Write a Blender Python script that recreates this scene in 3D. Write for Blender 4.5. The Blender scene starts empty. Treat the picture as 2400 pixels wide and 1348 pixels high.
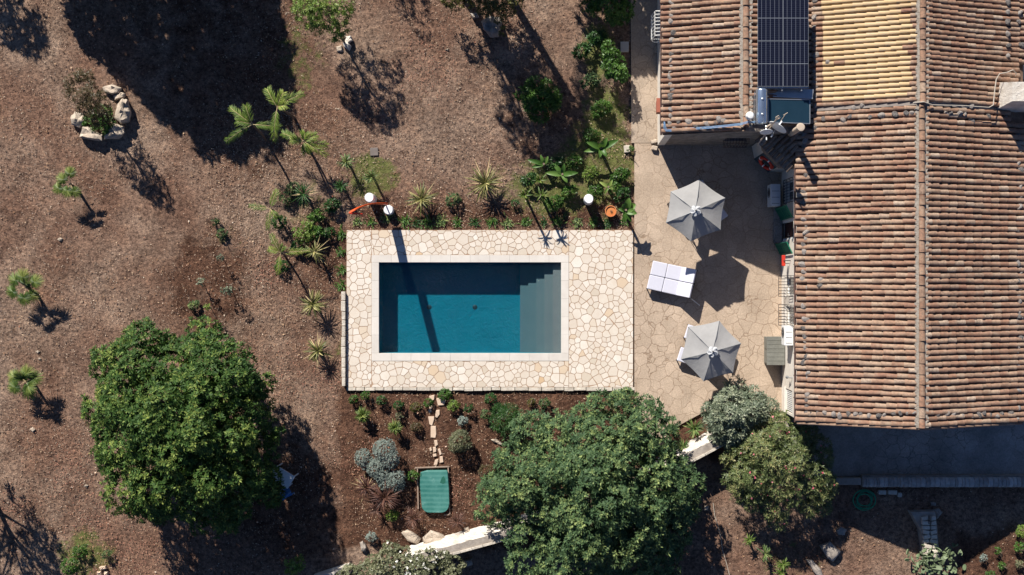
import bpy, math, random
import numpy as np
from mathutils import Vector, Matrix
PI = math.pi
R = math.radians
H = 45.0; S = 2400 / H; CX, CY = 1310.0, 674.0
rng = np.random.default_rng(7)
random.seed(7)
scene = bpy.context.scene
col = scene.collection

def P(px, py, z=0.0):
    """world point that stands at survey pixel (px,py) of the drone plan when at height z"""
    k = (H - z) / H / S
    return Vector(((px - CX) * k, (CY - py) * k, z))
def G(px, py, z=0.0):
    """ground-plan pixel -> world (no height correction)"""
    return Vector(((px - CX) / S, (CY - py) / S, z))

# ---------------------------------------------------------------- materials
MATS = {}
def new_mat(name):
    m = bpy.data.materials.new(name); m.use_nodes = True
    nt = m.node_tree; nt.nodes.clear()
    out = nt.nodes.new('ShaderNodeOutputMaterial')
    MATS[name] = m
    return m, nt, out
def nd(nt, t, **kw):
    n = nt.nodes.new(t)
    for k, v in kw.items():
        if k in n.inputs: n.inputs[k].default_value = v
        else: setattr(n, k, v)
    return n
def c4(c): return (c[0], c[1], c[2], 1)
def ramp(nt, fac, stops, interp='LINEAR'):
    r = nt.nodes.new('ShaderNodeValToRGB'); cr = r.color_ramp; cr.interpolation = interp
    while len(cr.elements) > 1: cr.elements.remove(cr.elements[-1])
    cr.elements[0].position = stops[0][0]; cr.elements[0].color = c4(stops[0][1])
    for p, c in stops[1:]:
        e = cr.elements.new(p); e.color = c4(c)
    nt.links.new(fac, r.inputs[0]); return r.outputs[0]
def noise(nt, scale, detail=4, rough=.6, vec=None, dist=0):
    n = nd(nt, 'ShaderNodeTexNoise'); n.inputs['Scale'].default_value = scale
    n.inputs['Detail'].default_value = detail; n.inputs['Roughness'].default_value = rough
    n.inputs['Distortion'].default_value = dist
    if vec is None: vec = coords(nt)
    nt.links.new(vec, n.inputs['Vector'])
    return n.outputs['Fac']
def coords(nt):
    for n in nt.nodes:
        if n.bl_idname == 'ShaderNodeTexCoord': return n.outputs['Object']
    return nt.nodes.new('ShaderNodeTexCoord').outputs['Object']
def worldpos(nt):
    return nt.nodes.new('ShaderNodeNewGeometry').outputs['Position']
def mixc(nt, fac, a, b, mode='MIX'):
    m = nt.nodes.new('ShaderNodeMix'); m.data_type = 'RGBA'; m.blend_type = mode
    for s, v in ((0, fac), (6, a), (7, b)):
        if isinstance(v, (int, float)): m.inputs[s].default_value = v
        elif isinstance(v, tuple): m.inputs[s].default_value = c4(v)
        else: nt.links.new(v, m.inputs[s])
    return m.outputs[2]
def math_(nt, op, a, b=None):
    m = nt.nodes.new('ShaderNodeMath'); m.operation = op
    for i, v in enumerate((a, b)):
        if v is None: continue
        if isinstance(v, (int, float)): m.inputs[i].default_value = v
        else: nt.links.new(v, m.inputs[i])
    return m.outputs[0]
def bumpn(nt, h, strength, dist):
    b = nt.nodes.new('ShaderNodeBump'); b.inputs['Strength'].default_value = strength
    b.inputs['Distance'].default_value = dist
    nt.links.new(h, b.inputs['Height']); return b.outputs[0]
def island(nt):
    return nt.nodes.new('ShaderNodeNewGeometry').outputs['Random Per Island']
def attr(nt, name):
    a = nt.nodes.new('ShaderNodeAttribute'); a.attribute_name = name; return a.outputs['Fac']
def princ(nt, out, colour, rough=.85, spec=.3, metal=0, normal=None):
    p = nt.nodes.new('ShaderNodeBsdfPrincipled')
    if isinstance(colour, tuple): p.inputs['Base Color'].default_value = c4(colour)
    else: nt.links.new(colour, p.inputs['Base Color'])
    p.inputs['Roughness'].default_value = rough
    p.inputs['Specular IOR Level'].default_value = spec
    p.inputs['Metallic'].default_value = metal
    if normal is not None: nt.links.new(normal, p.inputs['Normal'])
    nt.links.new(p.outputs[0], out.inputs[0]); return p

def simple(name, c1, c2=None, scale=6, rough=.8, bump=.3, bd=.01, isl=0, metal=0, spec=.3, detail=5):
    if name in MATS: return MATS[name]
    m, nt, out = new_mat(name)
    c2 = c2 or tuple(v * .75 for v in c1)
    f = noise(nt, scale, detail, .65)
    c = ramp(nt, f, [(.3, c2), (.7, c1)])
    if isl:
        i = island(nt)
        v = ramp(nt, i, [(0, (1 - isl,) * 3), (1, (1 + isl,) * 3)])
        c = mixc(nt, 1.0, c, v, 'MULTIPLY')
    nrm = bumpn(nt, noise(nt, scale * 4, 6, .7), bump, bd) if bump else None
    princ(nt, out, c, rough, spec, metal, nrm)
    return m

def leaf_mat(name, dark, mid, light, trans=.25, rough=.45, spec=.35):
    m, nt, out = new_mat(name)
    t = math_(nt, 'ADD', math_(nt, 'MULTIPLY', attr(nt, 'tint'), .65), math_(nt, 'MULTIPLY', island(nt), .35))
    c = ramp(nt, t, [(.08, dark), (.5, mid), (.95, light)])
    p = princ(nt, out, c, rough, spec)
    tr = nt.nodes.new('ShaderNodeBsdfTranslucent')
    cc = mixc(nt, 1.0, c, (1.1, 1.15, .55), 'MULTIPLY')
    nt.links.new(cc, tr.inputs[0])
    mx = nt.nodes.new('ShaderNodeMixShader'); mx.inputs[0].default_value = trans
    nt.links.new(p.outputs[0], mx.inputs[1]); nt.links.new(tr.outputs[0], mx.inputs[2])
    nt.links.new(mx.outputs[0], out.inputs[0])
    return m

# ---------------------------------------------------------------- mesh helpers
def link(o, parent=None):
    col.objects.link(o)
    if parent is not None:
        o.parent = parent
        o.matrix_parent_inverse = Matrix.Translation(-parent.location) if parent.parent is None else Matrix.Identity(4)
    return o
def tag(o, label=None, cat=None, group=None, kind=None):
    if label: o['label'] = label
    if cat: o['category'] = cat
    if group: o['group'] = group
    if kind: o['kind'] = kind
    return o
def empty(name, loc, label, cat, group=None):
    o = bpy.data.objects.new(name, None); col.objects.link(o)
    o.location = loc; o.empty_display_size = .1
    return tag(o, label, cat, group)

def np_mesh(name, V, F, mat, parent=None, tint=None, smooth=False):
    """V (n,3) world coords, F (m,k) all faces of k corners"""
    V = np.asarray(V, dtype=np.float32); F = np.asarray(F, dtype=np.int32)
    if parent is None:
        org = np.array([V[:, 0].mean(), V[:, 1].mean(), V[:, 2].min()], dtype=np.float32)
    else: org = np.array(parent_world(parent), dtype=np.float32)
    V = V - org
    me = bpy.data.meshes.new(name); k = F.shape[1]
    me.vertices.add(len(V)); me.vertices.foreach_set('co', V.ravel())
    me.loops.add(F.size); me.loops.foreach_set('vertex_index', F.ravel())
    me.polygons.add(len(F)); me.polygons.foreach_set('loop_start', np.arange(0, F.size, k, dtype=np.int32))
    me.polygons.foreach_set('loop_total', np.full(len(F), k, dtype=np.int32))
    if tint is not None:
        a = me.attributes.new('tint', 'FLOAT', 'POINT'); a.data.foreach_set('value', np.asarray(tint, dtype=np.float32))
    me.update(calc_edges=True); me.validate()
    if smooth: me.shade_smooth()
    me.materials.append(mat)
    o = bpy.data.objects.new(name, me); col.objects.link(o)
    o.location = Vector([float(v) for v in org]) if parent is None else Vector((0, 0, 0))
    if parent is not None: o.parent = parent
    return o
def parent_world(p):
    v = Vector((0, 0, 0))
    while p is not None: v = v + p.location; p = p.parent
    return v

class MB:
    """collects polygons in world coordinates; build() links ONE object"""
    def __init__(s): s.v = []; s.f = []; s.m = []
    def add(s, verts, faces, mi=0):
        b = len(s.v); s.v += [tuple(v) for v in verts]; s.f += [tuple(b + i for i in f) for f in faces]; s.m += [mi] * len(faces)
    def box(s, x0, x1, y0, y1, z0, z1, mi=0):
        v = [(x, y, z) for z in (z0, z1) for y in (y0, y1) for x in (x0, x1)]
        s.add(v, [(0, 2, 3, 1), (4, 5, 7, 6), (0, 1, 5, 4), (2, 6, 7, 3), (0, 4, 6, 2), (1, 3, 7, 5)], mi)
    def obox(s, c, size, rz=0, mi=0, rot=None):
        hx, hy, hz = size[0] / 2, size[1] / 2, size[2] / 2
        M = rot if rot is not None else Matrix.Rotation(rz, 3, 'Z')
        c = Vector(c)
        v = [c + M @ Vector((x, y, z)) for z in (-hz, hz) for y in (-hy, hy) for x in (-hx, hx)]
        s.add(v, [(0, 2, 3, 1), (4, 5, 7, 6), (0, 1, 5, 4), (2, 6, 7, 3), (0, 4, 6, 2), (1, 3, 7, 5)], mi)
    def prism(s, pts, z0, z1, mi=0):
        n = len(pts)
        a = sum(pts[i][0] * pts[(i + 1) % n][1] - pts[(i + 1) % n][0] * pts[i][1] for i in range(n))
        if a < 0: pts = pts[::-1]
        v = [(p[0], p[1], z0) for p in pts] + [(p[0], p[1], z1) for p in pts]
        s.add(v, [tuple(range(n - 1, -1, -1)), tuple(range(n, 2 * n))] + [(i, (i + 1) % n, n + (i + 1) % n, n + i) for i in range(n)], mi)
    def tube(s, pts, rad, n=8, mi=0, cap=True):
        pts = [Vector(p) for p in pts]
        if not hasattr(rad, '__len__'): rad = [rad] * len(pts)
        b = len(s.v); up = None
        for i, p in enumerate(pts):
            d = (pts[min(i + 1, len(pts) - 1)] - pts[max(i - 1, 0)]).normalized()
            if up is None: up = d.orthogonal().normalized()
            up = (up - d * up.dot(d)).normalized(); sd = d.cross(up)
            for k in range(n):
                a = 2 * PI * k / n
                s.v.append(tuple(p + (up * math.cos(a) + sd * math.sin(a)) * rad[i]))
        for i in range(len(pts) - 1):
            for k in range(n):
                s.f.append((b + i * n + k, b + i * n + (k + 1) % n, b + (i + 1) * n + (k + 1) % n, b + (i + 1) * n + k)); s.m.append(mi)
        if cap:
            s.f.append(tuple(b + k for k in range(n - 1, -1, -1))); s.m.append(mi)
            e = b + (len(pts) - 1) * n
            s.f.append(tuple(e + k for k in range(n))); s.m.append(mi)
    def lathe(s, c, prof, n=24, mi=0):
        """prof list of (r,z), closed with caps"""
        b = len(s.v)
        for r, z in prof:
            for k in range(n):
                a = 2 * PI * k / n
                s.v.append((c[0] + r * math.cos(a), c[1] + r * math.sin(a), c[2] + z))
        for i in range(len(prof) - 1):
            for k in range(n):
                s.f.append((b + i * n + k, b + i * n + (k + 1) % n, b + (i + 1) * n + (k + 1) % n, b + (i + 1) * n + k)); s.m.append(mi)
        s.f.append(tuple(b + k for k in range(n - 1, -1, -1))); s.m.append(mi)
        e = b + (len(prof) - 1) * n
        s.f.append(tuple(e + k for k in range(n))); s.m.append(mi)
    def build(s, name, mats, parent=None, bevel=0, smooth=False):
        if not isinstance(mats, (list, tuple)): mats = [mats]
        V = np.array(s.v, dtype=float)
        if parent is None: org = Vector(((V[:, 0].min() + V[:, 0].max()) / 2, (V[:, 1].min() + V[:, 1].max()) / 2, V[:, 2].min()))
        else: org = parent_world(parent)
        me = bpy.data.meshes.new(name)
        me.from_pydata([(v[0] - org.x, v[1] - org.y, v[2] - org.z) for v in s.v], [], s.f)
        for m in mats: me.materials.append(m)
        if len(mats) > 1: me.polygons.foreach_set('material_index', s.m)
        me.update()
        if smooth:
            me.shade_smooth()
        o = bpy.data.objects.new(name, me); col.objects.link(o)
        if parent is None: o.location = org
        else: o.parent = parent
        if bevel:
            b = o.modifiers.new('bevel', 'BEVEL'); b.width = bevel; b.segments = 2; b.limit_method = 'ANGLE'; b.angle_limit = R(40)
        if smooth:
            try:
                me.set_sharp_from_angle(angle=R(40))
            except Exception: pass
        return o

def nrm(a):
    return a / np.maximum(np.linalg.norm(a, axis=1, keepdims=True), 1e-9)
def rdir(n, zmin=-1., zmax=1., g=rng):
    z = g.uniform(zmin, zmax, n); a = g.uniform(0, 2 * PI, n); r = np.sqrt(1 - z * z)
    return np.stack([r * np.cos(a), r * np.sin(a), z], 1)
def quads_leaf(base, d, up, L, W, droop=.12):
    """diamond leaves"""
    d = nrm(d); side = nrm(np.cross(d, up)); L = np.asarray(L)[:, None]; W = np.asarray(W)[:, None]
    mid = base + d * L * .55
    dz = np.zeros_like(base); dz[:, 2] = -1
    tip = base + d * L + dz * L * droop
    V = np.stack([base, mid + side * W * .5, tip, mid - side * W * .5], 1)
    return V.reshape(-1, 3), np.arange(len(base) * 4).reshape(-1, 4)
def blades(base, d, L, W, droop=.3, segs=4, fold=.25, taper=1.0, twist=None):
    """long leaves, three vertices across; returns V,F,nv per blade"""
    n = len(base); d = nrm(d); up = np.zeros((n, 3)); up[:, 2] = 1
    side = np.cross(d, up); bad = np.linalg.norm(side, axis=1) < .05
    side[bad] = np.array([1, 0, 0]); side = nrm(side)
    L = np.broadcast_to(np.asarray(L, float), (n,)); W = np.broadcast_to(np.asarray(W, float), (n,)); droop = np.broadcast_to(np.asarray(droop, float), (n,))
    rows = []
    for i in range(segs + 1):
        t = i / segs
        p = base + d * (L * t)[:, None]
        p[:, 2] -= droop * L * t * t
        w = W * (math.sin(PI * min(1, .12 + .88 * t ** .8)) ** .7 if taper >= 1 else (1 - t * .96)) if i < segs else W * .02
        w = np.asarray(w)[:, None] * .5
        f = np.zeros((n, 3)); f[:, 2] = w[:, 0] * fold * 2
        rows.append(np.stack([p - side * w + f, p, p + side * w + f], 1))
    V = np.stack(rows, 1)            # n, segs+1, 3, 3
    nv = (segs + 1) * 3
    F = []
    for i in range(segs):
        a = i * 3
        F += [(a, a + 1, a + 4, a + 3), (a + 1, a + 2, a + 5, a + 4)]
    F = (np.array(F)[None] + (np.arange(n) * nv)[:, None, None]).reshape(-1, 4)
    return V.reshape(-1, 3), F, nv
def join(parts):
    Vs, Fs, Ts = [], [], []; b = 0
    for V, F, T in parts:
        Vs.append(V); Fs.append(F + b); Ts.append(T); b += len(V)
    return np.concatenate(Vs), np.concatenate(Fs), np.concatenate(Ts)

# ---------------------------------------------------------------- world, sun, camera
w = bpy.data.worlds.new('World'); scene.world = w; w.use_nodes = True
nt = w.node_tree; nt.nodes.clear()
sky = nt.nodes.new('ShaderNodeTexSky'); sky.sky_type = 'NISHITA'; sky.sun_disc = False
EL = 33.7; AZ = 25.15
sky.sun_elevation = R(EL); sky.sun_rotation = R(-AZ)
bg = nt.nodes.new('ShaderNodeBackground'); bg.inputs[1].default_value = .034
sky.ozone_density = 3.0; sky.dust_density = .4
wo = nt.nodes.new('ShaderNodeOutputWorld')
tint_ = mixc(nt, 1.0, sky.outputs[0], (.78, .97, 1.30), 'MULTIPLY'); nt.links.new(tint_, bg.inputs[0]); nt.links.new(bg.outputs[0], wo.inputs[0])
sl = bpy.data.lights.new('sun', 'SUN'); sl.energy = 5.0; sl.angle = R(.5); sl.color = (1, .94, .85)
so = bpy.data.objects.new('sun', sl); col.objects.link(so)
so.rotation_euler = Vector((math.sin(R(AZ)) * math.cos(R(EL)), -math.cos(R(AZ)) * math.cos(R(EL)), -math.sin(R(EL)))).to_track_quat('-Z', 'Y').to_euler()
so.location = (0, 0, 30)
cd = bpy.data.cameras.new('camera'); cd.lens = 36; cd.sensor_width = 36; cd.shift_x = -110 / 2400; cd.clip_end = 1500
co = bpy.data.objects.new('camera', cd); col.objects.link(co); co.location = (0, 0, H); scene.camera = co
scene.view_settings.view_transform = 'Standard'; scene.view_settings.look = 'None'
scene.view_settings.exposure = .68; scene.view_settings.gamma = 1
scene.cycles.max_bounces = 5; scene.cycles.diffuse_bounces = 2; scene.cycles.transparent_max_bounces = 12
scene.cycles.use_denoising = True

# ---------------------------------------------------------------- material set
def tile_mat(name, stops, lichen=(.05, .045, .04), lich=.35):
    m, nt, out = new_mat(name)
    c = ramp(nt, island(nt), stops)
    n1 = noise(nt, 11, 5, .75)
    c = mixc(nt, ramp(nt, n1, [(.44, (0, 0, 0)), (.60, (lich * 1.15,) * 3)]), c, lichen)
    n2 = noise(nt, 3.1, 4, .6)
    c = mixc(nt, ramp(nt, n2, [(.5, (0, 0, 0)), (.72, (.5, .5, .5))]), c, (.44, .36, .27))
    c = mixc(nt, .35, c, ramp(nt, noise(nt, .8, 3, .6), [(.35, (.24, .14, .095)), (.65, (.38, .265, .185))]))
    princ(nt, out, c, .9, .15, 0, bumpn(nt, noise(nt, 40, 5, .7), .5, .01))
    return m
M_tile = tile_mat('old_clay_tile', [(0, (.22, .105, .07)), (.2, (.35, .205, .14)), (.4, (.27, .13, .09)), (.55, (.40, .265, .185)), (.7, (.30, .16, .11)), (.86, (.45, .33, .24)), (.93, (.22, .145, .11)), (1, (.57, .46, .36))], lich=.5)
M_tile_dark = tile_mat('weathered_clay_tile', [(0, (.18, .09, .06)), (.3, (.31, .175, .115)), (.6, (.34, .17, .11)), (.85, (.26, .165, .12)), (1, (.52, .40, .30))], lich=.65)
M_yellowpan = tile_mat('yellow_pan_tile', [(0, (.46, .31, .17)), (1, (.50, .35, .20))], lich=.1)
M_pan = tile_mat('pan_tile', [(0, (.12, .07, .048)), (1, (.14, .085, .058))], lich=.6)
M_tile_yellow = tile_mat('new_yellow_tile', [(0, (.62, .455, .24)), (.5, (.66, .49, .27)), (1, (.70, .53, .31))], lich=.04)
M_tile_shade = tile_mat('shaded_tile', [(0, (.12, .10, .08)), (.5, (.2, .17, .14)), (.9, (.26, .22, .17)), (1, (.5, .48, .44))], lich=.6)  # old tile, its colours darkened and greyed for the shaded porch corner
M_mortar = simple('ridge_mortar', (.42, .38, .33), (.26, .22, .18), 8, .95, .8, .03)
M_white = simple('white_plaster', (.78, .73, .66), (.66, .60, .52), 1.6, .9, .35, .01)
M_stonewall = simple('dark_stone_wall', (.34, .30, .26), (.15, .13, .115), 3.5, .95, 1, .05)
M_lime = simple('limewash', (.74, .70, .64), (.50, .44, .37), 2.2, .95, 1, .05)
M_capstone = simple('cap_stone', (.42, .37, .32), (.22, .19, .165), 2.4, .95, .8, .03)
M_rock = simple('pale_rock', (.62, .52, .42), (.34, .28, .22), 2.6, .92, .9, .05, spec=.2)
M_rock_grey = simple('grey_stone', (.34, .30, .27), (.13, .115, .105), 9, .95, .9, .03, isl=.3)
M_slabstone = simple('path_stone', (.72, .55, .42), (.56, .42, .31), 3, .9, .4, .01, isl=.12)
M_coping = simple('pool_coping', (.66, .62, .57), (.58, .535, .485), 2, .7, .15, .004, isl=.05)
M_block = simple('limestone_block', (.68, .62, .53), (.42, .37, .31), 3.5, .92, .9, .03, isl=.1)
M_grout = simple('paving_grout', (.40, .27, .185), (.32, .21, .14), 3, .95, .3)
M_metal = simple('painted_metal', (.30, .31, .32), None, 5, .5, 0, metal=.3, spec=.5)
M_dark = simple('dark_metal', (.035, .033, .035), None, 5, .5, 0, spec=.5)
M_rust = simple('brown_gutter', (.10, .055, .045), (.06, .035, .03), 5, .6, .1)
M_steel = simple('galvanised', (.55, .57, .58), (.45, .47, .49), 5, .35, .05, .002, metal=.7)
M_tank = simple('tank_steel', (.50, .60, .72), (.42, .52, .64), 3, .22, .0, metal=.85)
M_whiteplastic = simple('white_plastic', (.80, .80, .79), (.72, .72, .70), 3, .45, .05, .002, spec=.4)
M_globe = simple('opal_white', (.80, .80, .82), (.76, .76, .78), 3, .4, 0, spec=.5)
M_cushion = simple('cushion_cloth', (.60, .60, .68), (.56, .56, .64), 5, .9, .15, .004)
M_orange = simple('orange_enamel', (.85, .12, .02), (.65, .07, .015), 4, .5, .1, .004, spec=.4)
M_red = simple('red_enamel', (.62, .05, .025), (.5, .03, .02), 4, .5, .05, .003)
M_terracotta = simple('terracotta', (.66, .24, .09), (.55, .19, .07), 5, .85, .2)
M_shutter = simple('green_paint', (.015, .17, .10), (.012, .13, .08), 4, .5, .1, .003)
M_pane = simple('dark_pane', (.03, .035, .04), None, 3, .12, 0, spec=.6)
M_door = simple('dark_doorway', (.06, .022, .02), (.04, .016, .015), 3, .6, .1)
M_bark = simple('bark', (.20, .15, .11), (.10, .075, .055), 7, .95, 1, .03)
M_palmbark = simple('palm_bark', (.30, .23, .17), (.16, .12, .085), 9, .95, 1, .03)
M_hose = simple('green_hose', (.015, .33, .17), None, 5, .5, 0)
M_bluepipe = simple('blue_pipe', (.20, .33, .50), (.15, .26, .42), 5, .5, 0)
M_flue = simple('flue_cement', (.56, .46, .36), (.44, .35, .27), 5, .9, .4, .01)
M_deadleaf = simple('straw', (.55, .44, .24), (.40, .30, .16), 5, .8, 0)
M_cabinet = simple('grey_green_board', (.20, .20, .175), (.15, .15, .13), 4, .7, .2, .004, isl=.08)
M_greylid = simple('grey_lid', (.48, .46, .44), (.40, .38, .36), 3, .8, .2)
M_bluetub = simple('blue_plastic', (.08, .22, .50), None, 3, .5, 0)
M_tableblue = simple('pale_blue_top', (.35, .55, .80), None, 3, .6, 0)
M_wood = simple('weathered_timber', (.36, .27, .21), (.25, .18, .14), 6, .9, .4, .01)
M_cable = simple('pale_cable', (.52, .46, .38), None, 5, .7, 0)

def umb_mat():
    m, nt, out = new_mat('umbrella_fabric')
    c = ramp(nt, noise(nt, 2.5, 4, .6), [(.3, (.33, .327, .325)), (.7, (.375, .372, .37))])
    p = princ(nt, out, c, .95, .1, 0, bumpn(nt, noise(nt, 3, 3, .6), .35, .05))
    tr = nt.nodes.new('ShaderNodeBsdfTranslucent'); nt.links.new(c, tr.inputs[0]); mx = nt.nodes.new('ShaderNodeMixShader'); mx.inputs[0].default_value = .16
    nt.links.new(p.outputs[0], mx.inputs[1]); nt.links.new(tr.outputs[0], mx.inputs[2]); nt.links.new(mx.outputs[0], out.inputs[0])
    return m
M_umb = umb_mat()

def flag_mat():
    m, nt, out = new_mat('crazy_paving_stone')
    i = island(nt)
    c = ramp(nt, i, [(0, (.56, .49, .40)), (.15, (.68, .62, .54)), (.4, (.62, .55, .47)), (.65, (.73, .68, .61)), (.95, (.64, .57, .48)), (.985, (.62, .50, .37)), (1, (.58, .41, .25))])
    c = mixc(nt, ramp(nt, noise(nt, 1.6, 5, .65), [(.4, (0, 0, 0)), (.75, (.45, .45, .45))]), c, (.55, .44, .34))
    c = mixc(nt, ramp(nt, noise(nt, 11, 5, .7), [(.5, (0, 0, 0)), (.8, (.3, .3, .3))]), c, (.50, .38, .27))
    princ(nt, out, c, .85, .25, 0, bumpn(nt, noise(nt, 14, 5, .7), .35, .01))
    return m
M_flag = flag_mat()

def terrace_mat(name, lite, darkc, crack, ckc=.0):
    m, nt, out = new_mat(name)
    co_ = worldpos(nt)
    vec = nt.nodes.new('ShaderNodeVectorMath'); vec.operation = 'ADD'
    nz = nt.nodes.new('ShaderNodeTexNoise'); nz.inputs['Scale'].default_value = 1.7; nz.inputs['Detail'].default_value = 3
    nt.links.new(co_, nz.inputs['Vector'])
    sc = nt.nodes.new('ShaderNodeVectorMath'); sc.operation = 'SCALE'; sc.inputs[3].default_value = .55
    nt.links.new(nz.outputs['Color'], sc.inputs[0])
    nt.links.new(co_, vec.inputs[0]); nt.links.new(sc.outputs[0], vec.inputs[1])
    v = nt.nodes.new('ShaderNodeTexVoronoi'); v.feature = 'DISTANCE_TO_EDGE'; v.inputs['Scale'].default_value = 2.1
    nt.links.new(vec.outputs[0], v.inputs['Vector'])
    vc = nt.nodes.new('ShaderNodeTexVoronoi'); vc.feature = 'F1'; vc.inputs['Scale'].default_value = 2.1
    nt.links.new(vec.outputs[0], vc.inputs['Vector'])
    edge = ramp(nt, v.outputs['Distance'], [(0, (1, 1, 1)), (.016, (.7, .7, .7)), (.034, (0, 0, 0))])
    fade = ramp(nt, noise(nt, .33, 3, .5, co_), [(.36, (.25 + ckc,) * 3), (.6, (1, 1, 1))])
    em = mixc(nt, 1.0, edge, fade, 'MULTIPLY')
    base = ramp(nt, noise(nt, .55, 8, .7, co_), [(.3, darkc), (.7, lite)])
    sp = ramp(nt, noise(nt, 16, 6, .75, co_), [(.36, (.74, .74, .75)), (.62, (1.08, 1.07, 1.06))])
    base = mixc(nt, 1.0, base, sp, 'MULTIPLY')
    stn = ramp(nt, vc.outputs['Color'], [(0, (.86, .86, .86)), (1, (1.1, 1.1, 1.1))])
    base = mixc(nt, .8, base, mixc(nt, 1.0, base, stn, 'MULTIPLY'))
    pit = ramp(nt, noise(nt, 7, 8, .85, co_), [(.60, (0, 0, 0)), (.70, (.55, .55, .55))])
    pm = mixc(nt, 1.0, pit, ramp(nt, noise(nt, .5, 2, .5, co_), [(.42, (0, 0, 0)), (.6, (1, 1, 1))]), 'MULTIPLY')
    base = mixc(nt, pm, base, crack)
    c = mixc(nt, em, base, crack)
    hgt = math_(nt, 'SUBTRACT', noise(nt, 12, 6, .7, co_), math_(nt, 'MULTIPLY', em, 1.2))
    princ(nt, out, c, .88, .25, 0, bumpn(nt, hgt, .45, .015))
    return m
M_terrace = terrace_mat('stamped_terrace', (.57, .45, .345), (.38, .295, .22), (.25, .175, .12))
M_path = terrace_mat('concrete_path', (.50, .40, .31), (.35, .28, .215), (.25, .19, .14), -.25)
M_terrace2 = terrace_mat('grey_terrace', (.42, .39, .36), (.19, .18, .165), (.13, .12, .11), -.2)

def ground_mat():
    m, nt, out = new_mat('garden_soil')
    p = worldpos(nt)
    dry = ramp(nt, noise(nt, .55, 6, .7, p), [(.3, (.185, .128, .100)), (.5, (.27, .197, .158)), (.7, (.37, .28, .228))])
    red = ramp(nt, noise(nt, .9, 5, .65, p), [(.3, (.125, .070, .052)), (.7, (.24, .145, .108))])
    dry = mixc(nt, ramp(nt, noise(nt, .21, 4, .6, p), [(.40, (0, 0, 0)), (.60, (.85, .85, .85))]), dry, red)
    mul = ramp(nt, noise(nt, 1.3, 5, .7, p), [(.3, (.072, .038, .027)), (.7, (.155, .088, .063))])
    mm = math_(nt, 'ADD', attr(nt, 'mulch'), math_(nt, 'MULTIPLY', math_(nt, 'SUBTRACT', noise(nt, .9, 6, .75, p), .5), 1.7))
    c = mixc(nt, ramp(nt, mm, [(.3, (0, 0, 0)), (.75, (1, 1, 1))]), dry, mul)
    c = mixc(nt, 1.0, c, ramp(nt, noise(nt, 1.7, 6, .75, p), [(.34, (.66, .63, .62)), (.5, (1, 1, 1)), (.66, (1.22, 1.2, 1.16))]), 'MULTIPLY')
    # fine mottling: crumbs, tufts of dry grass and litter in the soil itself
    f1 = noise(nt, 6.5, 6, .75, p)
    c = mixc(nt, 1.0, c, ramp(nt, f1, [(.36, (.42, .39, .38)), (.48, (.95, .95, .95)), (.64, (1.5, 1.46, 1.38))]), 'MULTIPLY')
    f2 = noise(nt, 21, 5, .8, p)
    c = mixc(nt, 1.0, c, ramp(nt, f2, [(.34, (.55, .52, .5)), (.52, (.97, .97, .97)), (.70, (1.5, 1.42, 1.3))]), 'MULTIPLY')
    gm = math_(nt, 'ADD', attr(nt, 'green'), math_(nt, 'MULTIPLY', math_(nt, 'SUBTRACT', noise(nt, 1.6, 6, .8, p), .5), 2.2))
    gc = ramp(nt, noise(nt, 5, 5, .75, p), [(.3, (.05, .075, .02)), (.7, (.18, .21, .065))])
    c = mixc(nt, ramp(nt, gm, [(.38, (0, 0, 0)), (.7, (.85, .85, .85))]), c, gc)
    c = mixc(nt, 1.0, c, (1.05, 1.02, .97), 'MULTIPLY')
    h = math_(nt, 'ADD', math_(nt, 'MULTIPLY', f1, 1.0), math_(nt, 'MULTIPLY', f2, .5))
    princ(nt, out, c, .97, .1, 0, bumpn(nt, h, .9, .10))
    return m
M_ground = ground_mat()

def litter_mat(name, stops):
    m, nt, out = new_mat(name)
    princ(nt, out, ramp(nt, island(nt), stops), .85, .2)
    return m
M_litter = litter_mat('leaf_litter', [(0, (.07, .04, .025)), (.3, (.17, .09, .055)), (.55, (.28, .16, .09)), (.75, (.40, .26, .16)), (.9, (.52, .38, .26)), (.97, (.66, .55, .44)), (1, (.40, .11, .05))])
M_litter_red = litter_mat('red_litter', [(0, (.18, .08, .055)), (.5, (.31, .14, .095)), (1, (.42, .23, .16))])
M_grass = leaf_mat('ground_green', (.03, .055, .014), (.075, .115, .03), (.17, .19, .065))
M_drygrass = litter_mat('dry_grass', [(0, (.15, .105, .08)), (.5, (.28, .205, .155)), (1, (.42, .33, .25))])

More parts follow.
